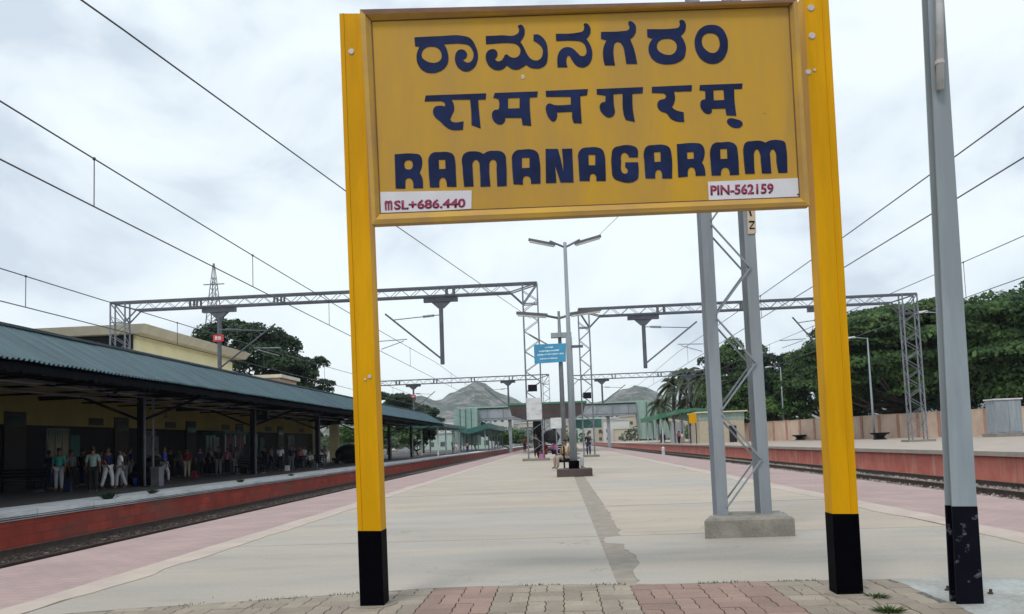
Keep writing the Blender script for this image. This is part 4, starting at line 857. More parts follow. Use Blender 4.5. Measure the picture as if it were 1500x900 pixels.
person(LP(427, 689), 'stand', 1.62, R(0), navy, grey_c, 'person in a navy top and grey trousers right of the far white shirt', gL)
person(LP(440, 688), 'stand', 1.5, R(0), rose, navy, 'person in a rose top beside the cream pillar', gL)
person(LP(228, 706), 'stand', 1.6, R(30), grey_c, blk, 'person in grey behind the pale block on the covered platform', gL)
person(LP(262, 699), 'stand', 1.6, R(-30), grey_c, navy, 'person in a grey top half hidden left of the dark red shirt', gL)

more = [(104, 716, 'walk', R(60), grey_c, blk, 1.62, 'person in grey passing behind the teal shirt'), (121, 712, 'stand', R(-20), blk, navy, 1.66, 'dark dressed person behind the sage shirt to the left'),
 (148, 711, 'stand', R(10), dred, blk, 1.6, 'person in a dark red top half hidden behind the sage shirt'), (190, 709, 'stand', R(150), navy, grey_c, 1.68, 'person in navy behind the grey downpipes near the parcels'),
 (250, 701, 'stand', R(15), blk, blk, 1.64, 'person all in black left of the dark red shirt'), (306, 697, 'walk', R(-80), navy, blk, 1.6, 'person in navy walking left of the black shirt and grey trousers'),
 (333, 695, 'stand', R(20), rose, blk, 1.55, 'person in a rose top right of the black shirt and grey trousers'), (345, 694, 'stand', R(0), grey_c, pale, 1.6, 'person in grey and pale trousers left of the hanging board bench'),
 (388, 690, 'stand', R(30), blk, navy, 1.62, 'person in black just right of the seated white top'), (398, 689, 'walk', R(80), grey_c, navy, 1.6, 'person in grey walking toward the far white shirt'),
 (433, 686, 'stand', R(0), blk, blk, 1.6, 'person all in black between navy top and rose top'), (446, 686, 'stand', R(60), pale, grey_c, 1.6, 'person in a pale shirt beside the rose top'),
 (468, 684, 'stand', R(0), navy, blk, 1.6, 'person in navy standing inside the dark porch'), (476, 683, 'stand', R(0), rose, grey_c, 1.55, 'person in a rose top inside the dark porch')]
for (x, y, ps, rz, a_, b__, h_, lb) in more: person(LP(x, y), ps, h_, rz, a_, b__, lb, gL)
# hand bags and suitcases of the waiting people
for k_, (x, y, w_, h_, mt_, lb) in enumerate(((97, 721, .3, .42, navy, 'navy suitcase beside the teal shirt'), (215, 711, .5, .4, grey_c, 'grey sack at the foot of the dark parcels'), (283, 701, .28, .36, dred, 'dark red bag between the red shirt and the navy person'), (356, 694, .4, .35, blk, 'black bag left of the hanging board bench'), (420, 690, .28, .34, wht, 'white bag between the far white shirt and the navy top'), (461, 687, .4, .36, grey_c, 'grey bag by the cream pillar'))):
    q = Vector(LP(x, y)); t = thing('bag', lb, 'bag', q); mb = MB(); mb.hexa([(q.x - w_ / 2, q.y, q.z), (q.x + w_ / 2, q.y, q.z), (q.x + w_ / 2, q.y + .18, q.z), (q.x - w_ / 2, q.y + .18, q.z), (q.x - w_ * .42, q.y + .03, q.z + h_), (q.x + w_ * .42, q.y + .03, q.z + h_), (q.x + w_ * .42, q.y + .15, q.z + h_), (q.x - w_ * .42, q.y + .15, q.z + h_)])
    mb.build('body', mt_, t); MB().tube([(q.x - .07, q.y + .09, q.z + h_), (q.x - .06, q.y + .09, q.z + h_ + .1), (q.x + .06, q.y + .09, q.z + h_ + .1), (q.x + .07, q.y + .09, q.z + h_)], .012, 5).build('handle', m_steeld, t)

def bench(loc, rz, label, mat, w=1.6, group=None):
    t = thing('bench', label, 'bench', loc, group); t.rotation_euler = (0, 0, rz)
    def pt(mb, nm, m_=mat): mb2 = bpy.data.meshes.new(nm); mb2.from_pydata(mb.v, [], mb.f); mb2.materials.append(m_); o = bpy.data.objects.new(nm, mb2); COL.objects.link(o); o.parent = t; return o
    for i in range(4): pt(MB().box(-w / 2, w / 2, -.24 + i * .12, -.14 + i * .12, .42, .45), 'slat')
    for i in range(3): pt(MB().box(-w / 2, w / 2, .25 + i * .02, .28 + i * .02, .55 + i * .13, .64 + i * .13), 'back_slat')
    for s in (-1, 1):
        x = s * (w / 2 - .15); mb = MB(); mb.box(x - .03, x + .03, -.22, -.16, .06, .418); mb.box(x - .03, x + .03, .18, .24, .06, .9); mb.box(x - .028, x + .028, -.16, .18, .36, .415); pt(mb, 'leg_frame')
        pt(MB().hexa([(x - .1, -.27, 0), (x + .1, -.27, 0), (x + .1, .27, 0), (x - .1, .27, 0), (x - .05, -.24, .058), (x + .05, -.24, .058), (x + .05, .24, .058), (x - .05, .24, .058)]), 'foot', m_pipe)
    return t
for i, (x, y, lb, wd) in enumerate(((18, 722, 'long dark bench with pale feet at the left end of the covered platform', 2.4), (366, 694, 'dark bench under the hanging board with a seated person', 1.8), (452, 688, 'dark bench beside the cream pillar at the far end of the canopy', 1.8))):
    p = LP(x, y); bench(p, R(0), lb, m_steeld, wd, 'benches on the covered platform')
p = LP(372, 693); person((p[0], p[1] - .1, p[2]), 'sit', 1.66, R(0), wht, navy, 'person in a white top seated under the hanging board', gL)
p = LP(455, 688); person((p[0], p[1] - .1, p[2]), 'sit', 1.66, R(0), pale, blk, 'person in a pale top seated by the cream pillar', gL)

# middle platform people
bench((0.35, 30.3, 0), R(90), 'dark bench behind the lamp post block with two people back to back', m_steeld, 1.8)
def MP(x, y): return tuple(PZ(x, y, 0))
person((0.40, 30.5, 0), 'sit', 1.68, R(80), cl_('khaki', (0.30, 0.26, 0.20)), pale, 'person in a khaki shirt and pale trousers seated facing right behind the lamp post')
person((0.18, 32.2, 0), 'sit', 1.62, R(-60), cl_('sari', (0.50, 0.36, 0.20)), cl_('sari2', (0.35, 0.28, 0.24)), 'person in tan clothes seated facing left behind the lamp post')
p = (-4.1, 92, 0); person(p, 'stand', 1.75, R(180), dred, blk, 'person in a dark red shirt walking alone far along the platform')
person((-1.75, 58, 0), 'stand', 1.72, R(20), blk, blk, 'person all in black behind the left gantry column')
person((2.05, 57, 0), 'stand', 1.72, R(-20), blk, navy, 'person in black and navy behind the right gantry column')
person((-0.35, 48.5, 0), 'sit', 1.66, R(30), pink, navy, 'person in a pink top seated under the black umbrella')
person((-0.95, 48.2, 0), 'sit', 1.66, R(-20), dred, dred, 'person in deep red clothes seated at the left under the black umbrella')
bench((-0.6, 49.0, 0), R(0), 'dark bench beneath the black umbrella', m_steeld, 1.8)
um = thing('umbrella', 'open black umbrella held over the people seated by the left gantry column', 'umbrella', (-0.65, 48.2, 0.9))
mb = MB(); n = 16; uc = Vector((-0.5, 47.75, 1.45)); ax = Vector((0.05, -.8, .6)).normalized(); ux = Vector((1, 0, 0)); uy = ax.cross(ux).normalized(); ux = uy.cross(ax)
mb.v.append(tuple(uc + ax * .22))
for ring, (r_, z_) in enumerate(((0.24, .18), (0.42, .08), (0.54, -.08))):
    for k in range(n): t_ = 2 * math.pi * k / n; s_ = 1 - (.07 if k % 2 else 0) * (ring == 2); mb.v.append(tuple(uc + ax * z_ + (ux * math.cos(t_) + uy * math.sin(t_)) * r_ * s_))
for k in range(n): mb.f.append((0, 1 + k, 1 + (k + 1) % n))
for rr in range(2):
    for k in range(n): a0 = 1 + rr * n + k; a1 = 1 + rr * n + (k + 1) % n; mb.f.append((a0, a0 + n, a1 + n, a1))
mb.build('canopy', blk, um); MB().tube([uc + ax * .26, uc - ax * .75], 0.012, 6).build('shaft', m_steeld, um)
bgm = MB().box(-1.25, -0.95, 47.3, 47.5, 0, 0.36); bgm.tube([(-1.2, 47.4, .36), (-1.18, 47.4, .46), (-1.02, 47.4, .46), (-1.0, 47.4, .36)], .012, 5)
tag(bgm.build('bag', pink), 'small pinkish red bag on the ground in front of the umbrella', 'bag')

# things on the covered platform
hp = thing('luggage_pile', 'heap of dark wrapped parcels stacked between the downpipes and the pale block', 'parcels', LP(208, 712))
q = LP(208, 712)
for i, (dx, dy, dz, w, hh) in enumerate(((-.45, .3, 0, .7, .6), (.3, .25, 0, .65, .7), (-.1, .35, .58, .8, .45), (.1, .9, 0, .8, .9), (-.6, 1.0, 0, .7, 1.1), (.0, .95, .9, .6, .35))):
    mb = MB(); mb.ball((q[0] + dx, q[1] + dy, q[2] + dz + hh / 2), .5, 12, 8, (w, .7, hh))
    mb.v = [(x + .03 * noise.noise((x * 4, y * 4, z * 4)), y, max(z, q[2] + dz)) for x, y, z in mb.v]; mb.build('parcel', m_steeld, hp, smooth=True)
q = LP(202, 712); mb = MB(); mb.tube([(q[0], q[1], q[2]), (q[0], q[1], q[2] + .30), (q[0], q[1], q[2] + .34)], [.17, .23, .2], 14); mb.tube([(q[0] - .22, q[1], q[2] + .3), (q[0] - .12, q[1], q[2] + .42), (q[0] + .12, q[1], q[2] + .42), (q[0] + .22, q[1], q[2] + .3)], .01, 5)
tag(mb.build('bucket', cl_('bucket', (0.03, 0.08, 0.62)), smooth=True), 'bright blue bucket in front of the dark parcels', 'bucket')
q = LP(225, 713); mb = MB(); mb.box(q[0] - .12, q[0] + .22, q[1], q[1] + .4, q[2], q[2] + .72); mb.box(q[0] - .15, q[0] + .25, q[1] - .03, q[1] + .43, q[2] + .722, q[2] + .78)
tag(mb.build('cement_block', m_pipe), 'pale grey cement block beside the dark parcels', 'block')
q = LP(508, 679); mb = MB(); mb.ball((q[0], q[1] + 1, q[2] + .8), 1.0, 14, 8, (1.3, 1.2, .85)); mb.box(q[0] - 1.3, q[0] + 1.3, q[1], q[1] + 2, q[2] + .25, q[2] + .5)
for sx in (-.9, .9): mb.tube([(q[0] + sx, q[1] - .05, q[2] + .22), (q[0] + sx, q[1] + .05, q[2] + .22)], .22, 12)
tag(mb.build('cart', m_steeld, smooth=False), 'dark loaded platform cart near the far end of the covered platform', 'cart')

# ------------------------------------------------------------------ canopy of the left platform
can = thing('platform_canopy', 'long platform canopy with teal corrugated roof edge over the dark left platform', 'canopy', (-17.5, 50, ZL))
EX, EZ, RX, RZ_ = -13.7, 3.66, -16.0, 4.98
def sheet_mesh():
    ys = []; n = 5
    for i in range(n):
        b = i / n; ys += [(b, 0), (b + .06, 0), (b + .09, .06), (b + .14, .06), (b + .17, 0)]
    ys.append((1.0, 0)); nx = Vector((RZ_ - EZ, 0, EX - RX)).normalized()      # outward normal of the slope
    v, f = [], []
    for (y, h) in ys:
        for (x, z) in ((EX, EZ), (RX, RZ_)):
            for off in (h + .012, h):
                v.append((x + nx.x * off, y * 0.995, z + abs(nx.z) * off))
    for i in range(len(ys) - 1):
        a, b = i * 4, i * 4 + 4; f += [(a, a + 2, b + 2, b), (a + 1, b + 1, b + 3, a + 3), (a, b, b + 1, a + 1), (a + 2, a + 3, b + 3, b + 2)]
    me = bpy.data.meshes.new('roof_sheet'); me.from_pydata([(x + 17.5, y, z - ZL) for x, y, z in v], [], f); return me
shm = sheet_mesh(); shm.materials.append(m_teal)
for i in range(4, 94):
    o = bpy.data.objects.new('roof_sheet', shm); COL.objects.link(o); o.parent = can; o.location = (random.uniform(-.012, .012), i - 50, random.uniform(-.01, .01))
mb = MB(); mb.box(RX - .25, RX + .12, 4, 94, RZ_ + .05, RZ_ + .13); mb.build('ridge_cap', m_teald, can)
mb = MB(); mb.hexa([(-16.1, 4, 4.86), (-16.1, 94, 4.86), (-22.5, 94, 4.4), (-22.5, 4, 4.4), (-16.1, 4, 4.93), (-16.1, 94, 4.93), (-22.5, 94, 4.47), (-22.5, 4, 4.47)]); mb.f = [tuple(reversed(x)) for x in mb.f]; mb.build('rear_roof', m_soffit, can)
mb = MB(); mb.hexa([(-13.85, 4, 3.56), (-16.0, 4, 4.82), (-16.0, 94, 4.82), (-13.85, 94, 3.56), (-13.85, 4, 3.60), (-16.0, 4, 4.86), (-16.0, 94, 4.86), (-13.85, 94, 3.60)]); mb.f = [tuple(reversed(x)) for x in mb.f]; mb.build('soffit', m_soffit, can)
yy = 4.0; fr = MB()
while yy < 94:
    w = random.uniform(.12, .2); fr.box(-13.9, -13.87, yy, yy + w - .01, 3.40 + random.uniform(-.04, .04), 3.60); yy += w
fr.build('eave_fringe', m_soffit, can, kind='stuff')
for i in range(8):
    y = 8 + 12 * i
    mb = MB(); mb.box(-17.62, -17.38, y - .12, y + .12, ZL, 4.3); mb.build('column', m_steeld, can)
    mb = MB()
    mb.bar((-13.95, y, 3.5), (-22, y, 3.75), .1, .1, (0, 1, 0)); mb.bar((-16, y, 4.8), (-17.5, y, 3.6), .08, .08, (0, 1, 0)); mb.bar((-17.5, y, 2.6), (-14.8, y, 3.55), .1, .08, (0, 1, 0)); mb.bar((-17.5, y, 2.6), (-20, y, 3.65), .1, .08, (0, 1, 0))
    mb.bar((-14.8, y, 3.5), (-16, y, 4.75), .07, .07, (0, 1, 0)); mb.bar((-19, y, 3.7), (-16, y, 4.75), .07, .07, (0, 1, 0)); mb.build('truss', m_steeld, can)
    mb = MB(); mb.tube([(-17.25, y - .2, ZL), (-17.25, y - .2, 3.6)], .05, 8)
    if i == 2: mb.tube([(-17.05, y + .1, ZL), (-17.05, y + .1, 3.6)], .05, 8)
    mb.build('downpipe', m_pipe, can)
for z, x, r_ in ((3.72, -17.3, .055), (3.40, -17.6, .05), (3.52, -16.9, .03)):
    y = 4
    while y < 93: MB().tube([(x, y + .05, z + random.uniform(-.02, .02)), (x, y + 5.9, z + random.uniform(-.02, .02))], r_, 8).build('conduit', m_pipe, can); y += 6
mb = MB()
for i in range(1, 90, 3): mb.box(-22, -14, 4 + i, 4.08 + i, 3.62, 3.70)
mb.build('purlins', m_steeld, can, kind='stuff')
for i in range(7):
    y = 14 + 12 * i; t = thing('ceiling_fan', 'ceiling fan %s' % ['above the bench at the left picture end', 'above the walking people by the downpipes', 'above the dark red shirt', 'near the hanging board', 'above the far white shirt', 'inside the dark porch end', 'beyond the cream pillars'][i], 'fan', (-19.5, y, 3.0), 'ceiling fans under the canopy')
    MB().tube([(-19.5, y, 3.05), (-19.5, y, 3.7)], .02, 6).build('rod', m_steeld, t); MB().tube([(-19.5, y, 2.97), (-19.5, y, 3.1)], [.1, .08], 10).build('motor', m_pipe, t)
    for k in range(3): a = 2.1 * k + i; c_a, s_a = math.cos(a), math.sin(a); MB().bar((-19.5 + .1 * c_a, y + .1 * s_a, 3.02), (-19.5 + .65 * c_a, y + .65 * s_a, 3.02), .13, .012).build('blade', m_pipe, t)
sl = thing('snack_stall', 'dark snack stall with pale hanging packets against the station wall', 'stall', (-21.8, 50, ZL))
MB().box(-22.4, -21.2, 48.4, 52, ZL, .95).build('counter', m_dado, sl); MB().box(-22.5, -21.0, 48.3, 52.1, 2.35, 2.5).build('awning', m_greend, sl)
for k in range(9): MB().box(-21.1, -21.06, 48.5 + k * .38, 48.66 + k * .38, 1.2 + .25 * (k * 7 % 3), 2.3 - .1 * (k % 2)).build('packet_strip', [pale, m_pipe, rose, m_pipe][k % 4], sl)
# hanging board
q = [PY(x, y, 44.5) for x, y in ((371, 596), (393, 596), (393, 617), (371, 617))]
ib = thing('hanging_board', 'small framed board with a marking hanging below the canopy', 'sign', tuple(q[3]))
mb = MB(); b_ = Vector((0, .1, 0)); mb.hexa([q[3], q[2], q[2] + b_, q[3] + b_, q[0], q[1], q[1] + b_, q[0] + b_]); bo = mb.build('board', m_steeld, ib)
mb = MB()
for k in range(4): mb.bar(q[k] + Vector((0, -.02, 0)), q[(k + 1) % 4] + Vector((0, -.02, 0)), .09, .04, (0, 1, 0))
mb.build('frame', m_pipe, ib); c0 = (q[0] + q[2]) / 2 + Vector((0, -.03, 0))
mb = MB(); mb.bar(c0, c0 + Vector((0, 0, .2)), .04, .01, (0, 1, 0)); mb.bar(c0 - Vector((.15, 0, .0)), c0 + Vector((.15, 0, 0)), .04, .01, (0, 1, 0)); mb.build('marking', m_pipe, bo)
MB().tube([(q[0] + q[1]) / 2, (q[0] + q[1]) / 2 + Vector((0, 0, .6))], .02, 6).build('hanger', m_steeld, ib)
# weeds on the coping
def tuft(p, h, n, label, seed=0, spread=.5, mat=None):
    r_ = random.Random(seed); mb = MB()
    for i in range(n):
        a = r_.uniform(0, 6.28); l = h * r_.uniform(.5, 1); s = spread * h * r_.random(); b = Vector((p[0] + s * .5 * math.cos(a), p[1] + s * .5 * math.sin(a), p[2]))
        t_ = b + Vector((math.cos(a) * s, math.sin(a) * s, l)); w = Vector((-math.sin(a), math.cos(a), 0)) * h * .10
        mid = (b + t_) / 2 + Vector((0, 0, l * .15)); mb.add([b - w, b + w, mid + w * 1.3, t_, mid - w * 1.3], [(0, 1, 2, 3, 4)])
    return tag(mb.build('weed', mat or m_grass), label, 'plant')
for k, (x, y, h, lb) in enumerate(((177, 731, .22, 'dark leafy weed hanging on the white coping below the walking people'), (265, 722, .15, 'small weed on the white coping below the red shirt'), (378, 706, .15, 'small weed on the white coping below the hanging board'), (437, 697, .12, 'tiny weed on the far part of the white coping'))):
    p = PZ(x, y, ZL); p.x = -13.35; tuft(p, h, 60, lb, k, 1.2, m_tree2)
for k, (x, y, h, n, lb) in enumerate(((1284, 876, .03, 70, 'small green weed at the foot of the right yellow post'), (1302, 897, .035, 110, 'larger green weed at the picture bottom between paving and cement'), (1245, 866, .018, 40, 'low weed hugging the black foot of the right yellow post'))):
    tuft(PZ(x, y, 0), h, n, lb, 20 + k, 2.6)

g_ = random.Random(77); mb = MB()
for i in range(900):
    x = g_.uniform(-3.0, 2.3); c_ = noise.noise((x * 2.1, 4, 0)) > 0.05
    if not c_: continue
    y = front_y(x) + g_.uniform(-.03, .012) if g_.random() < .8 else g_.uniform(5.0, 6.0); h = g_.uniform(.006, .02); a = g_.uniform(0, 6.28); w = .004
    mb.add([(x - w * math.cos(a), y - w * math.sin(a), 0), (x + w * math.cos(a), y + w * math.sin(a), 0), (x + g_.uniform(-.012, .012), y + g_.uniform(-.012, .012), h)], [(0, 1, 2)])
tag(mb.build('joint_grass', m_grass), 'thin specks of grass growing in the joint between paving blocks and concrete', 'grass', kind='stuff')

# ------------------------------------------------------------------ station building on the left
st = thing('station_building', 'low station building with yellow upper wall and dark lower wall behind the canopy', 'building', (-24, 38, ZL))
XW = -22.6
MB().box(-26.3, XW, 3, 71, 2.62, 4.35).build('upper_wall', m_ywall, st)
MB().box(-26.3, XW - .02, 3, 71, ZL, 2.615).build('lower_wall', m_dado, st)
MB().box(-26.5, XW + .25, 2.8, 71.2, 4.352, 4.42).build('roof', m_rslab, st)
r_ = random.Random(5); y = 6.0; k = 0
while y < 69:
    if k % 3 == 0:
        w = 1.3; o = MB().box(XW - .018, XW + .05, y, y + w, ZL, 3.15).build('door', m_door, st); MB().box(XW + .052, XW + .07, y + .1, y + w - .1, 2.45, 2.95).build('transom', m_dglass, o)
    elif k % 3 == 1:
        w = 1.6; o = MB().box(XW - .018, XW + .04, y, y + w, .9, 2.5).build('window', m_pipe, st)
        for q in range(3): MB().box(XW + .042, XW + .055, y + .08 + q * .5, y + .5 + q * .5, .98, 2.42).build('pane', m_dglass, o)
    else:
        w = 1.2; o = MB().box(XW + .002, XW + .04, y, y + w, 2.7, 3.05).build('vent', m_door, st)
    y += w + r_.uniform(.9, 1.6); k += 1
for i, y in enumerate((14, 22.5, 35, 41.5, 50, 58)):      # pale posters and boards on the dark wall
    w = r_.uniform(.7, 1.6); tag(MB().box(XW + .06, XW + .10, y, y + w, 1.2, 2.2).build('poster', [m_pipe, m_dglass, m_greend][i % 3], st))
for y, w in ((71.0, .7), (77.2, .8)):
    MB().box(-22.9, -22.1, y, y + w, ZL, 3.9).build('pillar', m_yub, st)
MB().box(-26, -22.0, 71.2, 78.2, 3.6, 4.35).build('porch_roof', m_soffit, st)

ub = thing('yellow_building', 'pale yellow upper storey with a wide slanting roof slab rising behind the canopy', 'building', (-34, 60, 0))
MB().box(-48, -29.6, 53.6, 69.8, 0, 9.4).build('wall', m_yub, ub)
MB().box(-48, -29.9, 53.50, 53.58, 8.7, 9.72).build('dark_band', m_steeld, ub)  # dark strip under the roof slab, front face only
mb = MB(); mb.hexa([(-49, 52.9, 9.75), (-28.9, 52.9, 9.75), (-28.9, 71.2, 9.75), (-49, 71.2, 9.75), (-49, 52.4, 10.3), (-28.4, 52.4, 10.3), (-28.4, 71.2, 10.3), (-49, 71.2, 10.3)]); mb.build('roof_slab', m_rslab, ub)
MB().box(-47.5, -29.7, 53.7, 69.6, 9.402, 9.748).build('parapet_band', m_yub, ub)
MB().box(-29.598, -29.5, 53.6, 69.8, 8.4, 8.6).build('moulding', m_rslab, ub)
for y in (56, 60.2, 64.4): o = MB().box(-29.598, -29.53, y, y + 1.3, 6.2, 7.6).build('window', m_rslab, ub); MB().box(-29.528, -29.51, y + .1, y + 1.2, 6.3, 7.5).build('pane', m_dglass, o)
pb_ = thing('peach_building', 'small peach coloured roof corner showing above the teal canopy right of the yellow building', 'building', (-27, 78, 0))
MB().box(-31, -27.1, 75, 80, 0, 8.3).build('wall', m_peach, pb_); MB().box(-31.3, -26.8, 74.7, 80.3, 8.3, 8.62).build('roof_slab', m_rslab, pb_)

# ------------------------------------------------------------------ right platform furniture
bw = thing('boundary_wall', 'long pale peach boundary wall with darker pillars behind the right platform', 'wall', (33, 87, ZR))
A, B = Vector((49, 44.5, ZR)), Vector((18.5, 121, ZR)); Lw = (B - A).length; dv = (B - A).normalized(); nv = Vector((dv.y, -dv.x, 0)); nb_ = int(Lw / 2.5)
nv = -nv if nv.x > 0 else nv
for i in range(nb_):
    a = A + dv * (i * 2.5); b = a + dv * 2.5; h = 2.35 + .05 * noise.noise((i * .7, 0, 0)) ; th = -nv * .12
    mb = MB(); p0, p1 = a + dv * .17, b - dv * .17
    mb.hexa([p0, p0 + th, p1 + th, p1, p0 + Vector((0, 0, h)), p0 + th + Vector((0, 0, h)), p1 + th + Vector((0, 0, h)), p1 + Vector((0, 0, h))]); mb.build('panel', m_bwall, bw)
    mb = MB(); p0, p1 = a - dv * .165 + nv * .06, a + dv * .165 + nv * .06; th2 = -nv * .26; hh = Vector((0, 0, h + .09))
    mb.hexa([p0, p0 + th2, p1 + th2, p1, p0 + hh, p0 + th2 + hh, p1 + th2 + hh, p1 + hh]); mb.build('pillar', m_bpil, bw)
    mb = MB(); p0, p1 = a + dv * .17 + nv * .04, b - dv * .17 + nv * .04; th3 = -nv * .2; z0 = Vector((0, 0, h + .002)); z1 = Vector((0, 0, h + .07))
    mb.hexa([p0 + z0, p0 + th3 + z0, p1 + th3 + z0, p1 + z0, p0 + z1, p0 + th3 + z1, p1 + th3 + z1, p1 + z1]); mb.build('coping', m_bwall, bw)
cab = thing('metal_cabinet', 'pale grey metal cabinet standing before the boundary wall at the right edge', 'cabinet', (34, 62, ZR))
MB().box(32.9, 35.3, 61.5, 63.5, ZR, ZR + .25).build('plinth', m_plinth, cab)
cb_ = MB().box(33.1, 35.05, 61.8, 63.1, ZR + .25, ZR + 2.8).build('body', m_greyl, cab)
MB().box(33.0, 35.15, 61.7, 63.2, ZR + 2.802, ZR + 2.9).build('lid', m_white, cab)
MB().box(33.16, 34.05, 61.77, 61.797, ZR + .35, ZR + 2.7).build('door', m_grey, cab); MB().box(34.1, 35.0, 61.77, 61.797, ZR + .35, ZR + 2.7).build('door', m_greyl, cab)
labs = {58: 'street lamp hidden behind the grey pole, only its arm showing', 72: 'pale street lamp before the wide tree, its arm pointing left', 86: 'street lamp mostly behind the right yellow post', 100: 'street lamp between the lattice mast and the right yellow post', 116: 'far thin street lamp behind the lattice mast'}
for Y in (58, 72, 86, 100, 116):
    t = thing('street_lamp', labs[Y], 'street lamp', (28, Y, ZR), 'street lamps along the right platform')
    MB().tube([(28, Y, ZR), (28, Y, 4), (28, Y, 9.4)], [.11, .09, .055], 10).build('pole', m_greyl, t, smooth=True)
    ar = MB().tube([(28, Y, 9.35), (26.8, Y, 9.5)], .035, 8).build('arm', m_greyl, t)
    MB().hexa([(26.1, Y - .12, 9.43), (26.9, Y - .12, 9.43), (26.9, Y + .12, 9.43), (26.1, Y + .12, 9.43), (26.2, Y - .08, 9.55), (26.9, Y - .1, 9.6), (26.9, Y + .1, 9.6), (26.2, Y + .08, 9.55)]).build('lamp_head', m_white, ar)
for x, Y, lb in ((28.3, 71.5, 'round black seat around the foot of the lamp by the lattice column'), (28.3, 95, 'round black seat between the lattice mast and the right yellow post')):
    t = thing('round_seat', lb, 'seat', (x, Y, ZR), 'round black seats on the right platform')
    MB().tube([(x, Y, ZR + .45), (x, Y, ZR + .62)], [.72, .85], 16).build('seat', m_steeld, t)
    MB().tube([(x, Y, ZR), (x, Y, ZR + .2), (x, Y, ZR + .45)], [.6, .32, .55], 12).build('pedestal', m_steeld, t)
hut = thing('platform_hut', 'cream hut with a green upper band partly behind the lattice mast', 'building', (20, 101, ZR))
MB().box(17.4, 22.9, 99, 105, ZR, 3.1).build('wall', m_house[1], hut); MB().box(17.35, 22.95, 98.95, 105.05, 3.1, 4.0).build('green_band', m_mesh, hut); MB().box(17.0, 23.3, 98.6, 105.4, 4.0, 4.15).build('roof', m_rslab, hut)
MB().box(21.0, 21.9, 98.93, 98.99, ZR, 2.3).build('door', m_door, hut)
ys = thing('platform_sign', 'small yellow sign on two posts near the palms on the right platform', 'sign', (15.9, 95, ZR))
MB().box(15.5, 16.4, 94.95, 95.05, 2.7, 3.9).build('board', m_yel, ys)
for x in (15.6, 16.3): MB().box(x - .05, x + .05, 95.052, 95.12, ZR, 3.8).build('post', m_steeld, ys)
mk = MB(); mk.tube([(7.75, 60, -.8), (7.75, 60, .28)], .12, 8); mk.ball((7.75, 60, .3), .13, 8, 5); tag(mk.build('marker_post', m_white), 'short white marker post beside the right rails', 'post')

# ------------------------------------------------------------------ far platform structures
fc = thing('far_canopy', 'far flat canopy with brown fascia and green edge across the middle platform', 'canopy', (-1, 95, 0))
MB().box(-5.1, 2.9, 80, 112, 4.95, 5.15).build('roof', m_green, fc)
mb = MB(); mb.add([(-5.0, 80.05, 4.94), (2.8, 80.05, 4.94), (2.5, 80.05, 3.9), (1.5, 80.05, 3.4), (-3.4, 80.05, 3.4), (-4.8, 80.05, 3.9), (-5.0, 80.2, 4.94), (2.8, 80.2, 4.94), (2.5, 80.2, 3.9), (1.5, 80.2, 3.4), (-3.4, 80.2, 3.4), (-4.8, 80.2, 3.9)],
    [(0, 1, 2, 3, 4, 5)[::-1], (6, 7, 8, 9, 10, 11), (0, 5, 11, 6), (5, 4, 10, 11), (4, 3, 9, 10), (3, 2, 8, 9), (2, 1, 7, 8), (1, 0, 6, 7)]); mb.build('fascia', m_brown, fc)
MB().box(-4.9, 2.7, 80.3, 111.8, 4.6, 4.93).build('soffit', m_brown, fc)
for Y in (82, 89, 96, 103, 110):
    for x in (-2.6, -.6): MB().box(x - .12, x + .12, Y - .12, Y + .12, 0, 4.6).build('column', m_steeld, fc)
MB().box(1.0, 4.4, 82, 83, 2.4, 3.3).build('side_board', m_greend, fc)
fb = thing('footbridge', 'grey footbridge with green top rail and green clad stair towers crossing all tracks far away', 'bridge', (0, 160, 0))
MB().box(-18, 17.5, 159, 162, 5.9, 6.3).build('deck', m_bridge, fb)
MB().box(-18, 17.5, 158.9, 159.0, 6.3, 8.15).build('side_panel', m_bridge, fb)
MB().box(-18, 17.5, 162.0, 162.1, 6.3, 8.4).build('side_panel', m_bridge, fb)
MB().box(-19, 18.5, 158.6, 162.4, 8.4, 8.72).build('roof', m_mesh, fb)
for i in range(12): x = -17.5 + 3.15 * i; MB().box(x - .06, x + .06, 158.83, 158.9, 6.3, 8.4).build('upright', m_galv, fb)
for s, x0, x1 in ((-1, -20.8, -16.3), (1, 16.2, 20.6)):
    mb = MB(); f_ = .8 * s; mb.hexa([(x0 + (.0 if s > 0 else -.6), 156, 1.0), (x1 + (1.2 if s > 0 else 0), 156, 1.0), (x1 + (1.2 if s > 0 else 0), 163, 1.0), (x0 + (0 if s > 0 else -.6), 163, 1.0), (x0 - (.7 if s > 0 else 0), 156, 8.39), (x1, 156, 8.39), (x1, 163, 8.39), (x0 - (.7 if s > 0 else 0), 163, 8.39)]); tw = mb.build('stair_tower', m_mesh, fb)
    for q in (.25, .5, .75): x = x0 + (x1 - x0) * q; MB().box(x - .08, x + .08, 155.9, 155.98, 1, 8.3).build('rib', m_greend, tw)
for x in (-10, 0, 10): MB().box(x - .3, x + .3, 160, 161, -1, 5.9).build('pier', m_bridge, fb)
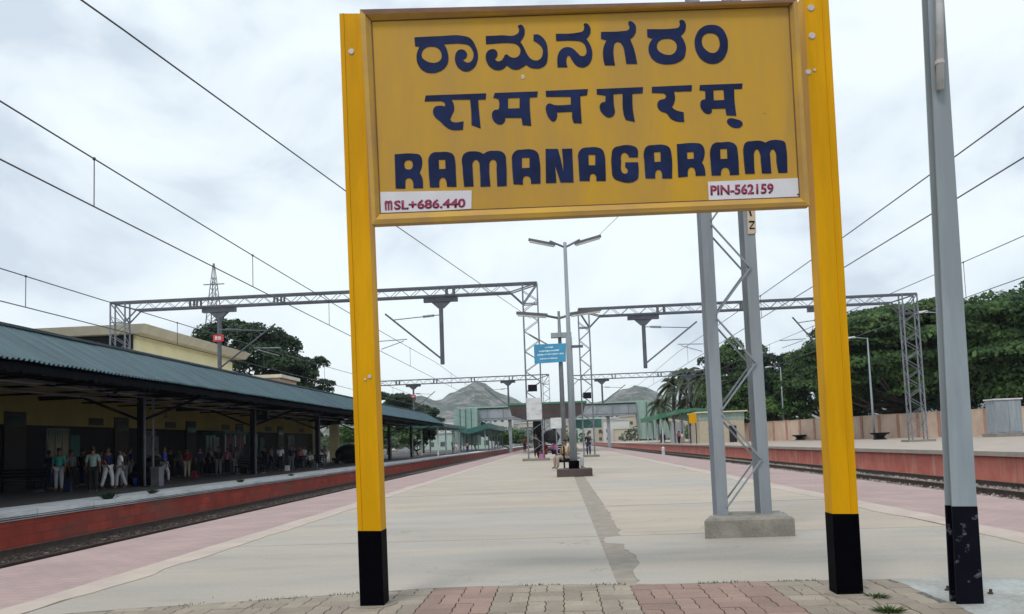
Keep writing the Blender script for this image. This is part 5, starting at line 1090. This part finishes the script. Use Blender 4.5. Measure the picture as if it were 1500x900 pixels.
def shelter(x0, x1, y0, y1, z, label, mat, post_mat, rise=.5, zb=ZL, gull=False, th=.42):
    t = thing('platform_shelter', label, 'shelter', ((x0 + x1) / 2, y0, zb)); xm = (x0 + x1) / 2; zz = z - rise if gull else z + rise
    for xa, za, xb, zb_ in ((x0, z, xm, zz), (xm, zz, x1, z)):
        MB().hexa([(xa, y0, za), (xb, y0, zb_), (xb, y1, zb_), (xa, y1, za), (xa, y0, za + th), (xb, y0, zb_ + th), (xb, y1, zb_ + th), (xa, y1, za + th)]).build('roof_panel', mat, t)
    y = y0 + 1
    while y < y1:
        for x in (x0 + .8, x1 - .8): MB().box(x - .1, x + .1, y - .1, y + .1, zb, z + (.05 if not gull else -.02)).build('post', post_mat, t)
        y += 7
    return t
shelter(-19.5, -14.6, 98, 122, 3.5, 'low teal roofed shelter with white posts past the end of the canopy', m_greend, m_white, -.1)
shelter(-19.8, -12.6, 140, 186, 3.9, 'gull winged green roof shelter beyond the low teal one on the left', m_greend, m_galv, -.9, th=.95)
shelter(15.4, 24.5, 124, 150, 4.0, 'green roofed shelter on the right platform beside the palms', m_green, m_white, .9, ZR, th=.8)
shelter(16.0, 21.0, 108, 118, 4.3, 'short green shelter roof just behind the yellow sign', m_green, m_galv, .3, ZR)
MB_ = MB().box(17.5, 19.3, 123, 126, ZR, 3.4); tag(MB_.build('kiosk', m_house[2]), 'grey kiosk under the right green shelter', 'kiosk')
gF = 'passengers far along the platforms'
rr = random.Random(11); cs = [dred, rose, wht, navy, blk, beige, blu, grey_c]
descr = ['dark red', 'rose', 'white', 'navy', 'black', 'beige', 'blue', 'grey']
for i, (x, y, z) in enumerate(((-16.5, 130, ZL), (-15.6, 132, ZL), (-17.6, 133, ZL), (-16.2, 138, ZL), (-15.2, 141, ZL), (-15.3, 112, ZL), (16.6, 131, ZR), (18.2, 129, ZR), (17.3, 116, ZR), (15.6, 104, ZR), (16.1, 105, ZR), (17.6, 134, ZR))):
    k = i % 8; side = 'left' if x < 0 else 'right'
    person((x, y, z), 'stand', rr.uniform(1.55, 1.75), rr.uniform(0, 6.28), cs[k], cs[(k + 3) % 8], '%s dressed tiny figure %s on the %s platform' % (descr[k], ['under the gull roof shelter', 'near the shelter edge', 'by the shelter posts', 'inside the shelter', 'at the far shelter end', 'beside the low teal shelter', 'under the green shelter', 'next to the grey kiosk', 'between sign and shelter', 'beside the yellow sign', 'just behind the yellow sign', 'deep under the green shelter'][i], side), gF)
# rubble and cement heaps past the canopy end
for i, (x, y, w) in enumerate(((595, 664, 1.6), (622, 661, 1.4), (577, 660, 1.3), (608, 655, 1.7))):
    p = PZ(x, y, ZL); mb = MB(); mb.ball((p.x, p.y, ZL), w, 14, 8, (1.3, .9, .55)); mb.v = [(x_ + .25 * noise.noise((x_, y_, z_)), y_ + .2 * noise.noise((y_, z_, x_)), max(ZL - .02, z_ + .25 * noise.noise((z_ * 2, x_, y_)))) for x_, y_, z_ in mb.v]
    tag(mb.build('rubble_heap', [m_pipe, m_plinth, m_cream, m_peach][i]), ['grey sand heap right of the left yellow post', 'second grey heap with rounded top by the white posts', 'pale cement heap directly right of the left yellow post', 'pinkish rubble heap behind the grey ones'][i], 'heap')

# ------------------------------------------------------------------ vegetation
def leaves(clumps, per, size, name, mat, parent, flat_=0.45, seed=0, kindstuff=False):
    g_ = np.random.default_rng(seed); V = []; 
    for (c, r3) in clumps:
        c = np.array(c); r3 = np.array(r3); n = int(per * (r3[0] * r3[1]) ** .5 * (r3[2] ** .3)) + 8
        d = g_.normal(size=(n, 3)); d /= np.linalg.norm(d, axis=1)[:, None]; d[:, 2] = np.where(d[:, 2] < -.25, -d[:, 2], d[:, 2])
        rad = g_.uniform(.72, 1.05, size=(n, 1)); p = c + d * r3 * rad
        nrm = d + g_.normal(size=(n, 3)) * .55; nrm[:, 2] += flat_; nrm /= np.linalg.norm(nrm, axis=1)[:, None]
        t = np.cross(nrm, g_.normal(size=(n, 3))); t /= np.linalg.norm(t, axis=1)[:, None]; b = np.cross(nrm, t)
        s = size * g_.uniform(.6, 1.3, size=(n, 1)); q = np.stack([p - t * s * .6, p - b * s * .35, p + t * s * .6, p + b * s * .35], 1); V.append(q.reshape(-1, 3))
    V = np.concatenate(V); nq = len(V) // 4; off = np.array(wloc(parent)); V = V - off
    me = bpy.data.meshes.new(name); me.vertices.add(len(V)); me.vertices.foreach_set('co', V.ravel()); me.loops.add(nq * 4); me.loops.foreach_set('vertex_index', np.arange(nq * 4))
    me.polygons.add(nq); me.polygons.foreach_set('loop_start', np.arange(nq) * 4); me.polygons.foreach_set('loop_total', np.full(nq, 4)); me.update(); me.materials.append(mat)
    o = bpy.data.objects.new(name, me); COL.objects.link(o); o.parent = parent; return o
def tree(base, h, rx, ry, label, mat, nclump=60, per=90, leaf=.32, trunk_h=None, shape='dome', seed=0, cr=None, rz=None, group=None, spread=1.0):
    g_ = random.Random(seed); b = Vector(base); t = thing('tree', label, 'tree', tuple(b), group); th = trunk_h or h * .35
    tr_ = MB(); tr_.tube([b + Vector((0, 0, -.3)), b + Vector((.1, 0, th * .5)), b + Vector((-.1, .1, th))], [h * .035, h * .028, h * .024], 9)
    lowz = .6 if shape == 'umbrella' else th * .55
    cz = (lowz + 1 + h) / 2; rzz = rz or (h - lowz - 1) / 2 * .93; cl = []; limbs = MB()
    for i in range(nclump):
        for _ in range(30):
            d = Vector((g_.gauss(0, 1), g_.gauss(0, 1), g_.gauss(0, 1))).normalized(); f = g_.uniform(.35, 1) ** .5
            if shape == 'umbrella' and d.z < -.8: continue
            break
        p = b + Vector((d.x * rx * f, d.y * ry * f, cz + d.z * rzz * f)) ; s = g_.uniform(.16, .30) * min(rx, ry) * spread
        fz = .36 if shape == 'umbrella' else .75
        edge = 1 - .45 * f; cl.append((tuple(p), (s * (1.35 if shape == 'umbrella' else 1), s * (1.35 if shape == 'umbrella' else 1), s * fz)))
        if i % 5 == 0:
            a = b + Vector((0, 0, th)); m_ = (a + p) / 2 + Vector((0, 0, -.08 * h)); limbs.tube([a, m_, p], [h * .016, h * .01, h * .004], 6)
    tk = tr_.build('trunk', m_bark, t, smooth=True); limbs.build('limbs', m_bark, tk, smooth=True)
    leaves(cl, per, leaf, 'crown', mat, t, seed=seed)
    return t
gt = 'trees behind the boundary wall'
tree((51, 76, -.5), 15.6, 15, 11, 'broad spreading rain tree filling the right edge behind the wall', m_tree1, 300, 150, .40, 4.5, 'umbrella', 1, group=gt)
tree((38, 86, -.5), 15.2, 11.5, 9, 'spreading rain tree between the right yellow post and the grey pole', m_tree1, 240, 150, .38, 4, 'umbrella', 2, group=gt)
tree((61, 66, -.5), 14.0, 12, 10, 'rain tree cut off by the right picture edge', m_tree1, 200, 140, .38, 4.5, 'umbrella', 3, group=gt)
tree((46, 60, -.5), 9.5, 7, 5, 'lower dark tree beneath the broad rain tree at the right edge', m_tree2, 50, 150, .34, 2, 'dome', 4, group=gt)
tree((35.5, 104, -.5), 13.8, 7, 6, 'dense tree just left of the right yellow post', m_tree1, 130, 170, .36, 3, 'dome', 5, group=gt)
tree((30.0, 112, -.5), 13.2, 6, 6, 'dark rounded tree right of the lattice mast', m_tree2, 120, 170, .38, 3, 'dome', 6, group=gt)
tree((25.2, 113, -.5), 15.6, 5, 5, 'taller leafy tree seen through the lattice mast', m_tree1, 110, 190, .38, 4, 'dome', 7, group=gt)
tree((25.0, 107, -.5), 8.2, 4.4, 3.2, 'bright green bushy tree between the mast legs', m_tree3, 50, 170, .34, 1.5, 'dome', 8, group=gt)
tree((28.5, 102.5, -.5), 6.0, 4, 3, 'low bright green tree against the wall left of the yellow post', m_tree3, 40, 150, .32, 1.2, 'dome', 28, group=gt)
tree((40, 79, -.5), 8.0, 6.5, 4, 'low dark undergrowth tree beneath the middle rain tree', m_tree2, 45, 150, .34, 1.5, 'dome', 9, group=gt)
tree((44, 72, -.5), 6.5, 6, 4, 'low green undergrowth directly behind the wall near the grey pole', m_tree1, 45, 150, .34, 1, 'dome', 31, group=gt)
tree((36, 92, -.5), 6.5, 5.5, 4, 'low green undergrowth behind the wall right of the yellow post', m_tree2, 45, 150, .34, 1, 'dome', 32, group=gt)
gl = 'trees beyond the left platform'
tree((-34.7, 86, -.5), 17.0, 6.9, 6.5, 'large dark rounded tree rising behind the canopy and yellow building', m_tree2, 120, 210, .36, 5, 'dome', 10, group=gl)
tree((-29.3, 88, -.5), 13.0, 3.8, 4, 'smaller dark tree on the right shoulder of the large one', m_tree2, 50, 190, .34, 4, 'dome', 11, group=gl)
tree((-30.8, 140, -.5), 11.6, 5.6, 6, 'dark tree right of the left yellow post over the canopy end', m_tree2, 70, 190, .42, 4, 'dome', 12, group=gl)
tree((-25.6, 146, -.5), 9.2, 4.0, 5, 'dark tree sloping down toward the white house', m_tree2, 55, 190, .42, 4, 'dome', 13, group=gl)
tree((-26.5, 104, -.5), 5.6, 4, 3.5, 'bright green bush under the far end of the canopy', m_tree3, 45, 170, .34, 1, 'dome', 14, group=gl)
tree((-20.5, 112, -.5), 4.6, 2.6, 3, 'mid green bush behind the white shelter posts', m_tree1, 35, 170, .34, 1, 'dome', 15, group=gl)
tree((-34, 98, -.5), 7, 5, 4, 'green bush seen between the cream pillars', m_tree3, 40, 160, .36, 1, 'dome', 16, group=gl)
tree((-12.2, 190, -1), 5.0, 4.5, 4, 'pale green scrub below the footbridge at the left tracks', m_tree3, 35, 130, .5, .8, 'dome', 17)
tree((-19, 176, -1), 8.6, 3, 3, 'dark tree beside the left stair tower', m_tree2, 40, 150, .45, 2, 'dome', 18)
def palm(base, h, label, seed, nf=22, fl=3.0):
    g_ = random.Random(seed); b = Vector(base); t = thing('palm_tree', label, 'palm tree', tuple(b), 'palms beside the right platform')
    pts = [b + Vector((.25 * math.sin(k * .7 + seed), 0, h * k / 7)) for k in range(8)]; MB().tube(pts, [.22 - .012 * k for k in range(8)], 8).build('trunk', m_bark, t, smooth=True)
    top = pts[-1]
    for i in range(nf):
        a = g_.uniform(0, 6.28); e = g_.uniform(-.3, 1.25); mb = MB(); prev = top.copy(); n = 7; P_ = []
        for k in range(n + 1):
            s = k / n; r_ = fl * s * (math.cos(e) * .75 + .25); z = fl * (math.sin(e) * s - .85 * s * s * (1.1 - .4 * math.sin(e))); P_.append(top + Vector((math.cos(a) * r_, math.sin(a) * r_, z)))
        sd_ = Vector((-math.sin(a), math.cos(a), 0))
        for k in range(1, n + 1):
            d = (P_[k] - P_[k - 1]); 
            for q in range(4):
                c = P_[k - 1] + d * (q / 4); ll = .62 * math.sin(math.pi * min(1, (k + q / 4) / (n + 1.5))) + .12
                for sg in (-1, 1):
                    tip = c + sd_ * sg * ll * .75 + d * .9 - Vector((0, 0, ll * .55)); w = d * .30; mb.add([c - w, c + w, tip], [(0, 1, 2)])
        mb.build('frond', m_palm, t)
for i, (x, Y, zt, lb, fl) in enumerate(((1006, 122, 548, 'tall palm with drooping crown left of the lattice mast', 3.4), (986, 128, 563, 'palm leaning out leftmost of the tall ones', 3.0), (1030, 118, 552, 'palm directly behind the left leg of the lattice mast', 3.2), (1012, 130, 582, 'lower palm between the tall ones', 2.8), (967, 150, 592, 'short dark palm behind the green shelter roof', 3.0), (1043, 125, 575, 'palm between the legs of the lattice mast', 3.0))):
    p = PY(x, zt, Y); palm((p.x, Y, -.5), p.z + .5, lb, i + 1, 30, fl)
# distant vegetation belt reads as one mass
cl = []
g_ = random.Random(4)
for i in range(330):
    y = g_.uniform(240, 760); x = g_.uniform(-.42, .42) * y + g_.uniform(-10, 10)
    if abs(x) < 12 and y < 420: continue
    s = g_.uniform(3, 7); cl.append(((x, y, g_.uniform(1, 3.5)), (s * 1.3, s * 1.3, s * .8)))
root = thing('x', None, None); far_trees = leaves(cl, 30, 1.1, 'distant_trees', leafmat('distant_leaves', (0.09, 0.14, 0.06), (0.04, 0.07, 0.04), 0.08), root, seed=5)
far_trees.parent = None; bpy.data.objects.remove(root); tag(far_trees, 'hazy band of distant trees among the town houses below the hills', 'trees', kind='stuff')

# ------------------------------------------------------------------ town, pylon, hills
def house(px, Y, w, d, h, ci, label, floors=None, zb=-1.2):
    x = (px - 820) / F * Y; t = thing('house', label, 'house', (x, Y, zb), 'houses of the distant town')
    MB().box(x - w / 2, x + w / 2, Y, Y + d, zb, h).build('wall', m_house[ci], t)
    MB().box(x - w / 2 - .3, x + w / 2 + .3, Y - .3, Y + d + .3, h + .01, h + .4).build('roof', m_house[2] if ci == 0 else m_house[0], t)
    fl = floors or max(1, int(h / 3.2)); nw = max(2, int(w / 3))
    for f in range(fl):
        for k in range(nw):
            xa = x - w / 2 + w * (k + .3) / nw; MB().box(xa, xa + w / nw * .4, Y - .08, Y - .01, f * 3.1 + .9, f * 3.1 + 2.2).build('window', m_win, t)
HS = [(655, 230, 12, 9, 8.3, 0, 'white flat roofed house with square windows left of the green stair tower', 2), (664, 225, 22, 6, 4.6, 3, 'low pale building below the white flat roofed house', 1),
      (737, 330, 9, 8, 16, 0, 'narrow white house stepping up below the grey footbridge'), (745, 335, 9, 8, 9, 0, 'lower white house beside the narrow one'), (760, 360, 13, 8, 10, 1, 'cream house left of the left gantry column'),
      (778, 350, 9, 8, 8, 2, 'grey house behind the left gantry column'), (720, 380, 14, 8, 7, 1, 'low cream house under the left stair tower'), (875, 330, 10, 8, 8, 0, 'white house right of the right gantry column'),
      (890, 320, 9, 8, 9.5, 1, 'taller cream house left of the right shelter'), (903, 310, 10, 8, 8.5, 0, 'wide white house at the end of the right tracks'), (916, 300, 8, 8, 5, 1, 'small cream house touching the right shelter roof'), (930, 330, 12, 8, 10.5, 1, 'cream house above the right shelter roof line'),
      (866, 420, 14, 8, 16, 3, 'greenish far house below the right hill'), (905, 430, 15, 8, 17, 0, 'white far house highest below the right hill'), (950, 380, 12, 8, 11, 0, 'white far house behind the short palm'), (700, 430, 13, 8, 16, 2, 'grey far house beneath the main hill'), (1000, 300, 14, 9, 9, 1, 'cream house behind the palms'),
      (845, 520, 16, 8, 14, 1, 'cream far house seen between the lamp post and the right column')]
for q in HS: house(*q[:6], q[6], q[7] if len(q) > 7 else None)
hr_ = random.Random(9)
for k in range(18):
    px = hr_.choice([hr_.uniform(690, 790), hr_.uniform(845, 985)]); Y = hr_.uniform(480, 760); w = hr_.uniform(6, 12); h = hr_.uniform(6, 20) * Y / 600; x = (px - 820) / F * Y; ci = hr_.choice([0, 0, 1, 2, 4])
    t = thing('house', 'tiny pale far house among the trees below the hills', 'house', (x, Y, -1.2), 'tiny far houses below the hills')
    MB().box(x - w / 2, x + w / 2, Y, Y + 6, -1.2, h).build('wall', m_house[ci], t); MB().box(x - w / 2 - .4, x + w / 2 + .4, Y - .4, Y + 6.4, h + .02, h + .6).build('roof', m_house[2], t)
    for q in (.25, .65): MB().box(x - w / 2 + w * q, x - w / 2 + w * (q + .16), Y - .1, Y - .02, h - 2.6, h - 1.2).build('window', m_win, t)
wtw = thing('white_tower_block', 'slim white block rising behind the palms beside the lattice mast', 'building', (32.8, 182, 0))
MB().box(31, 34.6, 180, 184, -1, 13.8).build('wall', m_house[0], wtw)
for z in (3, 6, 9, 11.6): MB().box(32, 33.4, 179.9, 179.99, z, z + 1.2).build('window', m_win, wtw)
py_ = thing('pylon', 'slender lattice pylon rising above the gantry beam at the left', 'pylon', (-112, 250, 0))
for i, (sx, sy) in enumerate(((-1, -1), (1, -1), (1, 1), (-1, 1))): MB().tube([(-112 + sx * 5.5, 250 + sy * 5.5, 0), (-112 + sx * 1.6, 250 + sy * 1.6, 48), (-112 + sx * .15, 250 + sy * .15, 64)], [.3, .2, .12], 6).build('leg', m_galv, py_)
mb = MB()
for k in range(18):
    z0_, z1_ = 3.5 * k, 3.5 * (k + 1)
    if z1_ > 62: break
    wd_ = lambda z: float(np.interp(z, (0, 48, 64), (5.5, 1.6, .15)))
    for sy in (-1, 1): mb.bar((-112 - wd_(z0_), 250 + sy * wd_(z0_), z0_), (-112 + wd_(z1_), 250 + sy * wd_(z1_), z1_), .15); mb.bar((-112 + wd_(z0_), 250 + sy * wd_(z0_), z0_), (-112 - wd_(z1_), 250 + sy * wd_(z1_), z1_), .15)
mb.build('lacing', m_galv, py_)
for z in (52, 57): MB().bar((-115.5, 250, z), (-108.5, 250, z), .3).build('cross_arm', m_galv, py_)

prof = [(-1600, 40), (-700, 60), (-420, 66), (-330, 78), (-300, 90), (-262, 98), (-238, 88), (-222, 87), (-205, 97), (-188, 103), (-172, 110), (-155, 117), (-138, 112), (-120, 95), (-104, 88), (-88, 86), (-70, 76), (-52, 60), (-20, 52), (30, 52), (60, 66), (90, 74), (110, 86), (132, 91), (148, 98), (166, 95), (186, 84), (205, 74), (240, 66), (330, 58), (500, 50), (1600, 45)]
nx_, ny_ = 340, 46; X_ = np.concatenate([np.linspace(-1500, -420, 30, endpoint=False), np.linspace(-420, 420, 280, endpoint=False), np.linspace(420, 1500, 30)]); Y_ = np.linspace(1050, 2100, ny_)
v = []; pa = [p[0] for p in prof]; pz = [p[1] for p in prof]
for y in Y_:
    t = (y - 1500) / (430 if y < 1500 else 500); fal = max(0, 1 - abs(t)) ** .85 if abs(t) < 1 else 0
    for x in X_:
        h0 = float(np.interp(x * 1500 / max(y, 1400), pa, pz))
        nz = noise.fractal((x * .014, y * .014, 0), 1.0, 2.1, 6) * 16 + abs(noise.noise((x * .035, y * .035, 3))) * 9 - 3
        v.append((x, y, -1.4 + h0 * 1.07 * fal + nz * (0.32 + .75 * (1 - fal)) * (fal > 0.02)))
f = [(j * nx_ + i, j * nx_ + i + 1, (j + 1) * nx_ + i + 1, (j + 1) * nx_ + i) for j in range(ny_ - 1) for i in range(nx_ - 1)]
mb = MB(); mb.v = v; mb.f = f; tag(mb.build('hills', m_rock, smooth=False), kind='structure')

# ------------------------------------------------------------------ haze
HAZE = 0.00015
mb = MB(); mb.box(-1650, 1650, -70, 2650, -2.5, 150)
hz_ = mb.build('haze', m_white); hz_['kind'] = 'stuff'; hz_.data.materials.clear()
hm = bpy.data.materials.new('haze_air'); hm.use_nodes = True; hm.node_tree.nodes.clear()
ho = hm.node_tree.nodes.new('ShaderNodeOutputMaterial'); hv = hm.node_tree.nodes.new('ShaderNodeVolumePrincipled')
hv.inputs['Color'].default_value = (0.88, 0.94, 1, 1); hv.inputs['Density'].default_value = HAZE
hm.node_tree.links.new(hv.outputs['Volume'], ho.inputs['Volume']); hz_.data.materials.append(hm)
S.cycles.volume_bounces = 0; S.cycles.max_bounces = 6
